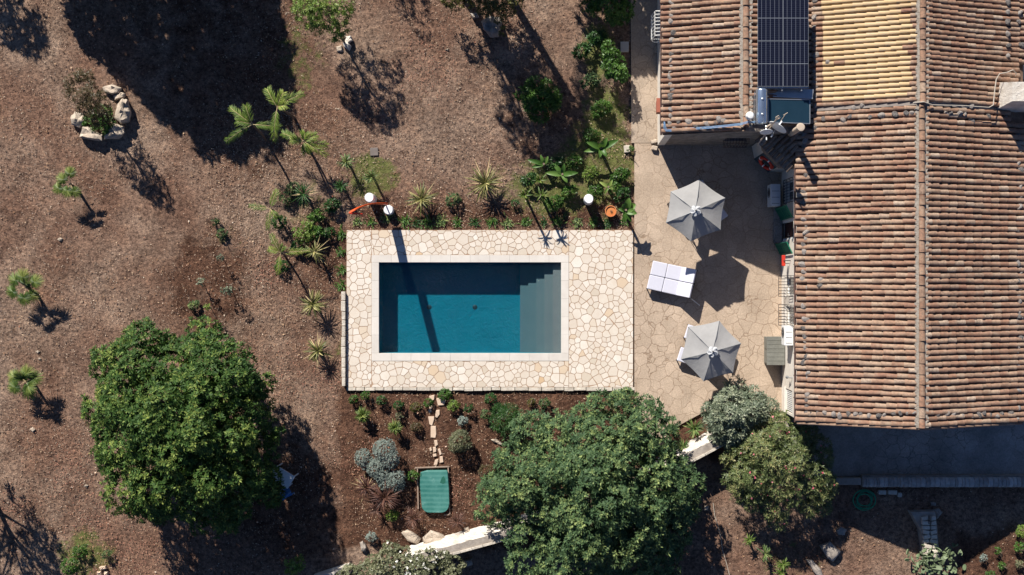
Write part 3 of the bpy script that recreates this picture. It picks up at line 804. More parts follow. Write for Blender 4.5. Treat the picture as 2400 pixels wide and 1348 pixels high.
# green shutters, folded open against the wall
def shutter(y0, y1, z0, z1, ang):
    mb = MB(); w_ = y1 - y0
    hinge = Vector((WX - .03, y0 if ang > 0 else y1, 0)); M3 = Matrix.Rotation(ang, 3, 'Z')
    sg = 1 if ang > 0 else -1
    def add(ya, yb, za, zb, t):
        c = hinge + M3 @ Vector((-.02, sg * (ya + yb) / 2, (za + zb) / 2)); mb.obox(c, (t, yb - ya, zb - za), ang)
    add(0, .08, z0, z1, .045); add(w_ - .08, w_, z0, z1, .045)
    for za in (z0, (z0 + z1) / 2 - .05, z1 - .1): add(.08, w_ - .08, za, za + .1, .044)
    nsl = 16
    for i in range(nsl):
        z = z0 + .12 + (z1 - z0 - .24) * i / nsl; add(.08, w_ - .08, z, z + .06, .025)
    mb.build('door_shutter', M_shutter, dr)
shutter(gy(513, 1.2), gy(481, 1.2), .02, 2.3, R(28)); shutter(gy(596, 1.2), gy(566, 1.2), .02, 2.3, R(26))
# door step
mb = MB(); a = G(1813, 570); b_ = G(1832, 487); mb.box(a.x, WX - .003, a.y, b_.y, GZ, .17)
tag(mb.build('stone_step', M_terrace2, None, bevel=.02), 'long low grey stone step below the green shuttered doorway', 'step')
# -- north range (yellow tiles), behind the verge
north = empty('farmhouse_north_wing', (mxr, (my_v + my_n) / 2, GZ), 'north wing of the house with bright yellow new tiles left of its ridge', 'house')
pan_sheet(vx - .1, EZ + .25, mxr, RZ + .08, my_v + .02, my_n, .07).build('roof', M_yellowpan, north)
pan_sheet(mxe2, EZ + .1, mxr, RZ + .08, my_v + .02, my_n, .07).build('roof', M_pan, north)
A = MB(); B = MB(); C_ = MB()
edge = {}
def pick_y(y, s, m_):
    k = round(y / .207)
    if k not in edge: edge[k] = random.choice([.45, .45, .5, .35, .05, .85, .5])
    if y < my_v + .25: return 0
    if s < .12: return 0
    if s > m_ - edge[k] - .15: return 0
    return 1 if random.random() > .006 else 0
tile_slope([A, B], vx - .06, EZ + .27, mxr, RZ + .09, my_v + .1, my_n, .207, .42, .089, stop=lambda y: 3.98, pick=pick_y, wob=.35)
tile_slope([C_, A], mxe2 - .33, EZ + .24, mxr, RZ + .09, my_v + .1, my_n, .207, .43, .089, stop=lambda y: 4.6, start=lambda y: (.75 if y < G(0, 232).y + .1 else 0), pick=lambda y, s, m_: 1 if random.random() < .25 else 0)
A.build('roof_tiles', M_tile, north); B.build('new_roof_tiles', M_tile_yellow, north)['label'] = 'clean bright yellow tiles'; C_.build('roof_tiles', M_tile_dark, north)
A = MB(); Mm = MB(); ridge(A, Mm, mxr, RZ + .12, my_v + .05, my_n); A.build('ridge_tiles', M_tile_dark, north); Mm.build('ridge_mortar', M_mortar, north)
mb = MB()
for (xa, za, xb, zb) in ((vx - .1, EZ + .28, mxr, RZ + .1), (mxe2 - .75, EZ + .32, mxr, RZ + .1)):
    n_ = 1
    v = [Vector((xa, my_v - .02, za + .02)), Vector((xb, my_v - .02, zb + .02)), Vector((xb, my_v + .13, zb + .02)), Vector((xa, my_v + .13, za + .02))]
    v = v + [p - Vector((0, 0, .12)) for p in v]
    mb.add(v, [(0, 1, 2, 3), (7, 6, 5, 4), (0, 4, 5, 1), (1, 5, 6, 2), (2, 6, 7, 3), (3, 7, 4, 0)])
mb.build('verge_strip', simple('weathered_zinc', (.30, .26, .23), (.2, .17, .15), 5, .8, .3), north)
mb = MB(); gable(mb, my_n - .3, vx, mxe2 - .4, mxr, EZ, RZ - .1, .28); mb.build('wall', M_white, north)
# -- far east roof strip beyond the dark joint
east = empty('east_outbuilding', (mxe2 + 1, G(0, 60).y, GZ), 'tiled outbuilding roof cut off by the top right corner', 'outbuilding')
ex0 = P(2383, 0, 3.5).x
pan_sheet(ex0, 3.45, ex0 + 2.6, 3.0, G(0, 190).y, my_n, .1).build('roof', M_pan, east)
A = MB(); tile_slope([A], ex0 + 2.6, 3.0, ex0 + .02, 3.45, G(0, 190).y, my_n, .225, .43, .086); A.build('roof_tiles', M_tile, east)
mb = MB(); mb.box(ex0 + .1, ex0 + 2.4, G(0, 185).y, my_n - .1, GZ, 2.95); mb.build('wall', M_white, east)
# -- chimney block east
ch = empty('chimney_stack', P(2385, 225, 3.6), 'broad pale stone chimney stack on the right edge of the roof', 'chimney')
cxm0, cxm1 = P(2362, 0, 4.6).x, P(2440, 0, 4.6).x; cym0, cym1 = P(0, 244, 4.6).y, P(0, 186, 4.6).y
mb = MB(); v = [(cxm0 - .12, cym0 - .1), (cxm1, cym0 - .1), (cxm1, cym1 + .12), (cxm0 - .12, cym1 + .12)]; t_ = [(cxm0 + .15, cym0 + .1), (cxm1, cym0 + .1), (cxm1, cym1 - .12), (cxm0 + .15, cym1 - .12)]
mb.add([(a, b, 3.3) for a, b in v] + [(a, b, 4.7) for a, b in t_], [(3, 2, 1, 0), (4, 5, 6, 7), (0, 1, 5, 4), (1, 2, 6, 5), (2, 3, 7, 6), (3, 0, 4, 7)])
mb.build('stack', M_lime, ch)
mb = MB(); mb.box(cxm0 + .75, cxm1, cym0 + .25, cym1 - .3, 4.7, 4.9); mb.build('chimney_cap', M_slabstone, ch, bevel=.02)
mb = MB(); pts = [P(2150, 243, 5.15), P(2163, 239, 5.2), P(2180, 243, 5.12)]
mb.tube([P(2140, 241, 5.1), P(2165, 239, 5.2), P(2185, 246, 5.0), P(2260, 248, 4.6), P(2318, 252, 4.3), P(2328, 246, 4.3), P(2331, 215, 4.3), P(2335, 186, 4.3), P(2343, 173, 4.35), P(2360, 170, 4.4), P(2374, 164, 4.35), P(2382, 172, 4.2), P(2380, 178, 4.0)], .022, 6)
tag(mb.build('roof_cable', M_cable, None, smooth=True), 'pale cable looping over the ridge and up beside the stone chimney', 'cable')

# -- small west house
nz_e, nz_r = 3.2, 4.3
nxe = P(1553, 0, nz_e).x; nxr = P(1748, 0, nz_r).x; nxv = vx - .05
ny_s = G(0, 342).y; ny_n = my_n
cot = empty('cottage', ((nxe + nxv) / 2, (ny_s + ny_n) / 2, GZ), 'small tiled cottage carrying the solar panels at the top of the terrace', 'house')
mb = MB(); wx2 = G(1541, 0).x
mb.box(wx2, wx2 + .3, ny_s + .02, ny_n, GZ - .1, nz_e - .06)
mb.build('wall', M_white, cot)['label'] = 'white west wall'
mb = MB(); so_ = [(G(1683, 0).x, G(1736, 0).x, 1.3, 2.2)]
v0 = so_[0]
yS = ny_s + .02
def sbox(xa, xb, za, zb): mb.box(xa, xb, yS, yS + .3, za, zb)
sbox(wx2 + .302, v0[0], GZ - .1, nz_e - .08); sbox(v0[0], v0[1], GZ - .1, v0[2]); sbox(v0[0], v0[1], v0[3], nz_e - .08); sbox(v0[1], nxv, GZ - .1, nz_e - .08)
vs = [(wx2 + .302, nz_e - .08), (nxv, nz_e - .08), (nxv, 3.3), (nxr, nz_r - .1)]
vv = [(p[0], yS, p[1]) for p in vs] + [(p[0], yS + .3, p[1]) for p in vs]
mb.add(vv, [(0, 1, 2, 3), (7, 6, 5, 4), (0, 4, 5, 1), (1, 5, 6, 2), (2, 6, 7, 3), (3, 7, 4, 0)])
mb.build('gable_wall', M_stonewall, cot)
mb = MB(); mb.box(v0[0], v0[1], yS + .18, yS + .22, v0[2], v0[3]); wn = mb.build('window', M_pane, cot)
mb = MB()
for i in range(8):
    x = v0[0] + (v0[1] - v0[0]) * (i + .5) / 8; mb.tube([(x, yS + .02, v0[3]), (x, yS - .2, v0[3] - .1), (x, yS - .28, v0[2] + .15), (x, yS - .02, v0[2] - .02)], .009, 5)
for z, d_ in ((v0[3] - .12, .2), (v0[2] + .15, .28)): mb.tube([(v0[0], yS, z), (v0[0], yS - d_, z), (v0[1], yS - d_, z), (v0[1], yS, z)], .012, 5)
mb.build('window_grille', M_rust, wn)
pan_sheet(nxe, nz_e, nxr, nz_r, ny_s, ny_n, .07).build('roof', M_pan, cot)
pan_sheet(nxv, 3.42, nxr, nz_r, ny_s + .35, ny_n, .07).build('roof', M_pan, cot)
A = MB(); tile_slope([A], nxe - .03, nz_e, nxr, nz_r, ny_s + .02, ny_n, .228, .42, .095, stop=lambda y: 3.2)
tile_slope([A], nxv + .02, 3.42, nxr, nz_r, ny_s + .4, ny_n, .228, .42, .088, stop=lambda y: 2.9)
A.build('roof_tiles', M_tile, cot)
A = MB(); Mm = MB(); ridge(A, Mm, nxr, nz_r + .03, ny_s + .15, ny_n); A.build('ridge_tiles', M_tile_dark, cot); Mm.build('ridge_mortar', M_mortar, cot)
mb = MB(); mb.tube([(nxe - .06, ny_s, nz_e - .03), (nxe - .06, ny_n, nz_e - .03)], .04, 8); mb.build('gutter', M_rust, cot, smooth=True)
mb = MB()
g0 = P(1529, 92, 1.6).y; g1 = P(1529, 36, 1.6).y
for i in range(8):
    y = g0 + (g1 - g0) * i / 7; mb.tube([(wx2 - .01, y, 2.35), (wx2 - .3, y, 2.3), (wx2 - .42, y, 1.5), (wx2 - .25, y, 1.05), (wx2 - .01, y, 1.0)], .014, 5)
for z, d_ in ((2.2, .32), (1.6, .41), (1.15, .33)): mb.tube([(wx2, g0, z), (wx2 - d_, g0, z), (wx2 - d_, g1, z), (wx2, g1, z)], .014, 5)
mb.build('window_grille', M_whiteplastic, cot)['label'] = 'pale bowed window bars'
mb = MB(); a = P(1541, 265, 1.6); mb.obox((wx2 - .1, P(0, 248, 1.8).y, 1.6), (.18, .55, .6)); mb.obox((wx2 - .1, P(0, 248, 1.8).y, 1.93), (.26, .6, .05))
tag(mb.build('meter_box', simple('dull_red_paint', (.34, .11, .07), None, 5, .7, .1), None, bevel=.015), 'small red-brown meter box fixed to the white cottage wall by the path', 'box')
# blue pipes along the cottage gable
mb = MB()
for k in range(3):
    dz = k * .05; pts = [P(1556 + k, 275, 3.32), P(1555 + k * 2, 300 - k * 2, 3.30), P(1560 + k, 307 - k * 2, 3.32), P(1578, 308 - k * 2.2, 3.36), P(1610, 304 - k * 2.0, 3.5), P(1660, 301 - k * 2, 3.85), P(1700, 297 - k * 2, 4.15), P(1735, 293 - k * 2, 4.4), P(1752, 288 - k * 2, 4.45), P(1768, 287 - k, 4.35)]
    pts[0] = P(1555.5 + k, 285, 3.3)
    pts = [p + Vector((0, -.02, .10)) for p in pts]
    mb.tube(pts, .013, 6)
tag(mb.build('blue_water_pipes', M_bluepipe, None, smooth=True), 'bundle of thin blue pipes running along the south edge of the cottage roof', 'pipes')

# ---------------------------------------------------------------- solar gear
m, nt, out = new_mat('solar_cells')
tc = nt.nodes.new('ShaderNodeTexCoord'); sx = nt.nodes.new('ShaderNodeSeparateXYZ'); nt.links.new(tc.outputs['Object'], sx.inputs[0])
def grid(o, step, wd):
    f = math_(nt, 'FRACT', math_(nt, 'ADD', math_(nt, 'DIVIDE', o, step), 100.5)); return math_(nt, 'LESS_THAN', math_(nt, 'ABSOLUTE', math_(nt, 'SUBTRACT', f, .5)), wd)
gxl = grid(sx.outputs[0], .172, .03); gyl = grid(sx.outputs[1], .085, .04)
gg = math_(nt, 'MAXIMUM', math_(nt, 'MULTIPLY', gxl, .55), math_(nt, 'MULTIPLY', gyl, .12))
c = mixc(nt, gg, (.006, .007, .016), (.30, .32, .38)); pr = princ(nt, out, c, .18, .5); pr.inputs['Coat Weight'].default_value = .3
M_cells = m
pz = 4.42
pa = P(1775.5, 203, pz); pb = P(1895, -11, pz)
pw = (pb.x - pa.x) / 2; ph = (pb.y - pa.y) / 2; k_ = 0
for j in range(2):
    for i in range(2):
        xc = pa.x + pw * (i + .5); yc = pa.y + ph * (j + .5)
        lab = 'dark %s solar panel of the four beside the cottage ridge' % ['front left (nearest the tank)', 'front right', 'rear left', 'rear right'][j * 2 + i]
        t_ = empty('photovoltaic_module', (xc, yc, pz - .04), lab, 'solar panel', 'solar panels on the cottage roof')
        mb = MB(); mb.box(xc - pw / 2 + .012, xc + pw / 2 - .012, yc - ph / 2 + .012, yc + ph / 2 - .012, pz - .03, pz); mb.build('cell_sheet', M_cells, t_)
        mb = MB(); f = .010; X0, X1, Y0, Y1 = xc - pw / 2 + .003, xc + pw / 2 - .003, yc - ph / 2 + .004, yc + ph / 2 - .004
        mb.box(X0, X0 + f, Y0, Y1, pz - .04, pz + .004); mb.box(X1 - f, X1, Y0, Y1, pz - .04, pz + .004)
        mb.box(X0 + f, X1 - f, Y0, Y0 + f, pz - .04, pz + .004); mb.box(X0 + f, X1 - f, Y1 - f, Y1, pz - .04, pz + .004); mb.box(X0 + f, X1 - f, yc - .009, yc + .009, pz - .02, pz + .002)
        mb.build('panel_frame', M_dark if i == 0 and False else M_steel, t_)
        k_ += 1
rk = MB()
for py in (12, 60, 115, 165, 206):
    y = P(0, py, pz - .07).y; rk.box(pa.x - .02, pb.x + .02, y - .02, y + .02, pz - .08, pz - .041)
for px in (1790, 1834, 1880):
    x = P(px, 0, pz).x; rk.box(x - .02, x + .02, P(0, 212, pz).y, pb.y, pz - .13, pz - .081)
    rk.box(x - .02, x + .02, P(0, 211, pz).y, P(0, 209, pz).y, 3.5, pz - .131)
tag(rk.build('panel_rack', M_steel), 'metal rack carrying the four solar panels above the roof tiles', 'rack')
# solar water heater
sw = empty('solar_water_heater', P(1840, 255, 3.6), 'solar water heater with a horizontal steel tank beside a dark flat collector', 'water heater')
mb = MB(); a = P(1785, 211, 4.75); b_ = P(1785, 290, 4.75); r_ = .23
mb.tube([a + Vector((0, .03, 0)), a, a - Vector((0, .03, 0)), b_ + Vector((0, .03, 0)), b_, b_ - Vector((0, .03, 0))], [r_ * .8, r_ * .97, r_, r_, r_ * .97, r_ * .8], 32)
tk = mb.build('tank', M_tank, sw, smooth=True)
mb = MB()
for py in (232, 268):
    p_ = P(1787, py, 4.98); mb.lathe((p_.x, p_.y, 4.95), [(.05, 0), (.05, .05), (.02, .07)], 12)
mb.build('tank_cap', M_steel, tk)
# tilted collector
def cpt(px, py, z): return P(px, py, z)
c0, c1, c2, c3 = P(1800, 232, 4.55), P(1898, 234, 3.95), P(1898, 290, 3.95), P(1800, 286, 4.55)
nn = (c1 - c0).cross(c3 - c0).normalized(); nn = nn if nn.z > 0 else -nn
mb = MB(); vs = [c0, c1, c2, c3]; mb.add([v - nn * .09 for v in vs] + vs, [(0, 1, 2, 3), (7, 6, 5, 4), (0, 4, 5, 1), (1, 5, 6, 2), (2, 6, 7, 3), (3, 7, 4, 0)])
M_coll = simple('collector_glass', (.018, .045, .070), (.014, .038, .06), 2, .15, 0, spec=.5)
cl = mb.build('collector', M_coll, sw)
mb = MB()
for a, b_ in ((c0, c1), (c1, c2), (c2, c3), (c3, c0)): mb.tube([a + nn * .0, b_ + nn * .0], .022, 4)
mb.build('collector_frame', M_steel, cl)
mb = MB()
for px in (1800, 1890):
    mb.tube([P(px, 226, 4.3 if px == 1800 else 3.95), P(px, 226, 3.5)], .02, 6); mb.tube([P(px, 292, 4.3 if px == 1800 else 3.9), P(px, 292, 3.45)], .02, 6)
mb.tube([P(1775, 222, 4.5), P(1775, 222, 3.6)], .02, 6); mb.tube([P(1775, 284, 4.5), P(1775, 284, 3.6)], .02, 6)
mb.tube([P(1769, 215, 4.4), P(1769, 292, 4.3)], .015, 6); mb.tube([P(1765, 225, 4.4), P(1766, 290, 4.3)], .012, 6)
mb.build('stand', M_steel, sw)
mb = MB()
mb.obox(P(1845, 213, 3.98), (2.1, .16, .03), -.02); mb.obox(P(1848, 222, 4.0), (1.95, .2, .03), -.05); mb.obox(P(1858, 228.5, 4.05), (1.6, .05, .06), -.05)
tag(mb.build('zinc_flashing', M_steel), 'bare metal flashing sheets between the solar panels and the collector', 'flashing')
# vessel, dishes, mast
mb = MB(); c = P(1757, 272, 4.85); mb.lathe((c.x, c.y, 4.4), [(.05, 0), (.05, .25), (.13, .32), (.16, .4), (.16, .55), (.12, .62), (.04, .64)], 20)
tag(mb.build('expansion_vessel', M_whiteplastic, None, smooth=True), 'small white pressure vessel standing left of the solar tank', 'vessel')
def dish(cpx, cpy, z, rad, aim, label):
    t_ = empty('satellite_dish', P(cpx, cpy, z), label, 'satellite dish')
    c = Vector(t_.location); q = Vector(aim).normalized().to_track_quat('Z', 'Y').to_matrix()
    mb = MB(); n = 28; rings = 5; vs = []; fs = []
    for k in range(rings + 1):
        rr = rad * k / rings
        for a in range(n): vs.append(c + q @ Vector((rr * math.cos(2 * PI * a / n), rr * 1.05 * math.sin(2 * PI * a / n), .22 * rad * (k / rings) ** 2)))
    for k in range(rings):
        for a in range(n): fs.append((k * n + a, k * n + (a + 1) % n, (k + 1) * n + (a + 1) % n, (k + 1) * n + a))
    mb.add(vs, fs); o = mb.build('reflector', M_whiteplastic, t_, smooth=True)
    sd = o.modifiers.new('solid', 'SOLIDIFY'); sd.thickness = .02
    mb = MB(); f = c + q @ Vector((0, -rad * .2, rad * 1.25))
    mb.tube([c + q @ Vector((0, -rad, .22 * rad)), f], .014, 6); mb.tube([f - q @ Vector((0, 0, .05)), f + q @ Vector((0, 0, .07))], .035, 10); mb.build('feed_arm', M_steel, t_)
    mb = MB(); mb.tube([c, c - q @ Vector((0, 0, .12)), c + Vector((0, .0, 0)) - q @ Vector((0, 0, .2))], .04, 8); mb.build('bracket', M_steel, t_)
    return t_
dish(1826, 294, 5.2, .38, (-.55, -.8, .06), 'larger white satellite dish by the corner of the dark collector')
dish(1796, 306, 5.1, .25, (0, -1, .25), 'smaller white satellite dish left of the larger one')
mb = MB(); mt = P(1832, 270, 6.2)
mb.tube([P(1776, 339, 3.4), P(1812, 290, 5.3), P(1823, 276, 5.9)], .03, 8)
mb.tube([P(1796, 306, 5.1) + Vector((-.02, .12, 0)), P(1806, 292, 5.25)], .03, 8)
mb.tube([P(1823, 276, 5.9), P(1826, 279, 5.9)], .02, 6)
for t in (0,): mb.tube([P(1828, 287, 5.6), P(1842, 266, 5.9)], .012, 6); mb.obox(P(1841, 267, 5.9), (.2, .02, .02), R(30)); mb.tube([P(1818, 275, 5.9), P(1825, 271, 5.95), P(1828, 276, 5.9), P(1822, 281, 5.85), P(1818, 276, 5.9)], .016, 6)
tag(mb.build('aerial_mast', M_flue), 'thin pale aerial mast rising between the two satellite dishes', 'mast')
# flue pipe
mb = MB(); c = P(1877, 298, 5.0)
mb.tube([(c.x, c.y, 2.6), (c.x, c.y, 4.93)], .12, 20); mb.lathe((c.x, c.y, 4.9), [(.16, 0), (.17, .06), (.15, .12), (.1, .13)], 20)
tag(mb.build('flue_pipe', M_flue, None, smooth=True), 'beige cement flue pipe rising at the inner corner of the roofs', 'flue')

# ---------------------------------------------------------------- corner porch
pc_ = empty('corner_porch', G(1805, 370), 'small diagonal porch with rough dark tiles in the shaded inner corner', 'porch')
A1, B1, C1, D1 = G(1762, 343), G(1768, 372), G(1800, 403), G(1832, 404)
mb = MB(); mb.prism([tuple(p[:2]) for p in (A1, B1, C1, D1, G(1832, 343))], GZ, 2.3); mb.build('wall', M_white, pc_)
mb = MB(); t2 = [P(1780, 318, 3.0), P(1787, 352, 2.45), P(1826, 394, 2.45), P(1866, 396, 2.9), P(1868, 310, 3.35)]
mb.add([p for p in t2] + [p - Vector((0, 0, .15)) for p in t2], [(4, 3, 2, 1, 0), (5, 6, 7, 8, 9)] + [(i, (i + 1) % 5, 5 + (i + 1) % 5, 5 + i) for i in range(5)]); mb.build('roof', M_tile_shade, pc_)
mb = MB(); pdn = Vector((-.7, -.7, 0)).normalized(); dn = (pdn + Vector((0, 0, -.28))).normalized(); sdv = Vector((.7, -.7, 0)).normalized(); nn_ = sdv.cross(dn).normalized(); nn_ = nn_ if nn_.z > 0 else -nn_
def inpoly(p, poly):
    c_ = False; n = len(poly)
    for i in range(n):
        a, b_ = poly[i], poly[i - 1]
        if (a[1] > p[1]) != (b_[1] > p[1]) and p[0] < (b_[0] - a[0]) * (p[1] - a[1]) / (b_[1] - a[1]) + a[0]: c_ = not c_
    return c_
base_c = P(1820, 360, 2.75)
for i in range(-9, 10):
    for j in range(-6, 7):
        p = base_c + sdv * (i * .19) + dn * (j * .34) + Vector((0, 0, .42 - .0 * j))
        if inpoly(p - dn * .34, t2): tile(mb, p + Vector((random.uniform(-.02, .02), 0, random.uniform(0, .03))), -dn + sdv * random.uniform(-.12, .12), nn_, sdv, .37, .085, .07, .03)
mb.build('roof_tiles', M_tile_shade, pc_)
mb = MB(); q0 = (B1 + C1) / 2; dd = (C1 - B1).normalized(); nd_ = Vector((-dd.y, dd.x, 0)); nd_ = nd_ if nd_.x < 0 else -nd_
mb.obox(q0 + nd_ * .02 + Vector((0, 0, 1.1)), (dd.length * .85, .04, 2.1), math.atan2(dd.y, dd.x)); mb.build('door', simple('slate_blue_paint', (.05, .09, .11), None, 3, .6, .1), pc_)
lb = empty('lifebuoy', q0 + nd_ * .12 + Vector((0, 0, 1.5)), 'red ring lifebuoy with white bands hanging on the diagonal porch', 'lifebuoy')
lc = Vector(lb.location); mb = MB(); wb = MB(); u1 = dd; u2 = Vector((0, 0, 1)) * .95 + nd_ * -.3
for k in range(8):
    a0, a1 = 2 * PI * k / 8, 2 * PI * (k + 1) / 8
    def rp_(a): return lc + u1 * (.3 * math.cos(a)) + u2 * (.3 * math.sin(a))
    seg = [rp_(a0 + (a1 - a0) * t) for t in (0, .2, .4, .6, .8, 1)]
    mb.tube(seg, .08, 10)
    if k % 2 == 0: wb.tube([rp_(a0 - .1), rp_(a0), rp_(a0 + .1)], .087, 10)
mb.build('ring', M_red, lb, smooth=True); wb.build('band', M_whiteplastic, lb, smooth=True)

# ---------------------------------------------------------------- wall equipment
def ac(name, c, w_, d_, h_, label, rot=0):
    t_ = empty(name, (c[0], c[1], c[2]), label, 'air conditioner')
    mb = MB(); mb.box(c[0] - d_ / 2, c[0] + d_ / 2, c[1] - w_ / 2, c[1] + w_ / 2, c[2], c[2] + h_); mb.build('casing', M_whiteplastic, t_, bevel=.02)
    mb = MB()
    for i in range(3): mb.box(c[0] - d_ / 2 + .05, c[0] + d_ / 2 - .05, c[1] - w_ / 2 + .1 + i * w_ * .28, c[1] - w_ / 2 + .1 + i * w_ * .28 + .02, c[2] + h_, c[2] + h_ + .012)
    mb.build('top_rib', M_metal, t_)
    mb = MB(); x = c[0] - d_ / 2 - .012
    for k in range(4):
        r0 = .06 + k * .05; pts = [(x, c[1] + .12 + r0 * math.cos(a * PI / 10), c[2] + h_ / 2 + r0 * math.sin(a * PI / 10)) for a in range(21)]; mb.tube(pts, .008, 5)
    mb.build('fan_grille', M_dark, t_)
    mb = MB()
    for s_ in (-1, 1): mb.box(c[0] - d_ / 2, c[0] + d_ / 2 + .15, c[1] + s_ * w_ * .35 - .02, c[1] + s_ * w_ * .35 + .02, c[2] - .05, c[2])
    mb.build('bracket', M_steel, t_)
    return t_
c = P(1818, 457, .95); ac('air_conditioner', (c.x, c.y, .2), .95, .42, .75, 'pale air conditioner unit standing in the shade beside the barred window')
c = P(1850, 787, 2.3); ac('air_conditioner', (WX - .21, c.y, 1.75), .82, .36, .6, 'white air conditioner mounted high on the sunlit wall above the grey cabinet')
# cabinet
cb = empty('garden_cabinet', G(1812, 820), 'grey-green timber cabinet standing against the white house wall', 'cabinet')
x0c = P(1797, 0, .75).x; x1c = WX - .03; y0c, y1c = P(0, 856, .75).y, P(0, 789, .75).y
mb = MB(); mb.box(x0c + .04, x1c - .02, y0c + .03, y1c - .03, .0, .72); mb.build('carcass', M_cabinet, cb)
mb = MB(); n = 7
for i in range(n): mb.box(x0c, x1c, y0c + (y1c - y0c) * i / n + .005, y0c + (y1c - y0c) * (i + 1) / n - .005, .721, .765)
mb.build('lid', M_cabinet, cb, bevel=.004)
mb = MB()
for i in range(2): mb.box(x0c + .02, x0c + .04, y0c + .08 + i * (y1c - y0c) / 2, y0c + (i + 1) * (y1c - y0c) / 2 - .05, .08, .66)
mb.build('cabinet_door', M_cabinet, cb)
# red wall lamp box
rb = empty('red_wall_box', P(1848, 611, 1.5), 'bright red box on a bracket on the wall beside the lower green shutter', 'box')
mb = MB(); c = P(1848, 611, 1.6); mb.obox((WX - .27, c.y, 1.6), (.14, .46, .16)); mb.build('housing', M_red, rb, bevel=.02)
mb = MB(); mb.tube([(WX, c.y, 1.75), (WX - .3, c.y, 1.72)], .02, 6); mb.tube([(WX, c.y - .12, 1.55), (WX - .25, c.y - .12, 1.6)], .015, 6); mb.build('bracket', M_dark, rb)
mb = MB(); c = P(1852, 885, 2.0); mb.tube([(WX, c.y, 2.05), (WX - .16, c.y, 2.05), (WX - .16, c.y, 1.93)], .025, 8); mb.tube([(WX - .16, c.y, 1.95), (WX - .16, c.y, 1.78)], [.03, .07], 12)
tag(mb.build('wall_lamp', M_metal), 'small grey bracket lamp on the white wall south of the cabinet', 'lamp')
mb = MB(); c = G(1532, 333); mb.add(*[[], []]) if False else None
mb.obox((c.x, c.y, .09), (.28, .16, .2), .3); mb.obox((c.x + .03, c.y - .28, .08), (.26, .2, .18), -.2)
tag(mb.build('stone_block_pair', M_rock, None, bevel=.04), 'two rough pale stones standing at the corner of the cottage wall', 'stones')
mb = MB(); c = G(1464, 110); mb.obox((c.x, c.y, -.02), (.36, .44, .16), 0)
tag(mb.build('inspection_cover', M_greylid, None, bevel=.01), 'square pale grey inspection cover beside the concrete path', 'cover')
mb = MB(); c = G(1470, 349); mb.obox((c.x, c.y, GZ + .05), (.28, .32, .12), .1)
tag(mb.build('kerb_stone', M_block, None, bevel=.03), 'single squarish pale kerb stone where the path meets the terrace', 'stone')
mb = MB(); c = G(876, 355); mb.obox((c.x, c.y, GZ + .03), (.35, .35, .06), .05)
tag(mb.build('drain_cover', simple('dusty_cover', (.20, .17, .155), None, 5, .9, .2), None, bevel=.01), 'square grey drain cover in the soil north of the agaves', 'cover')

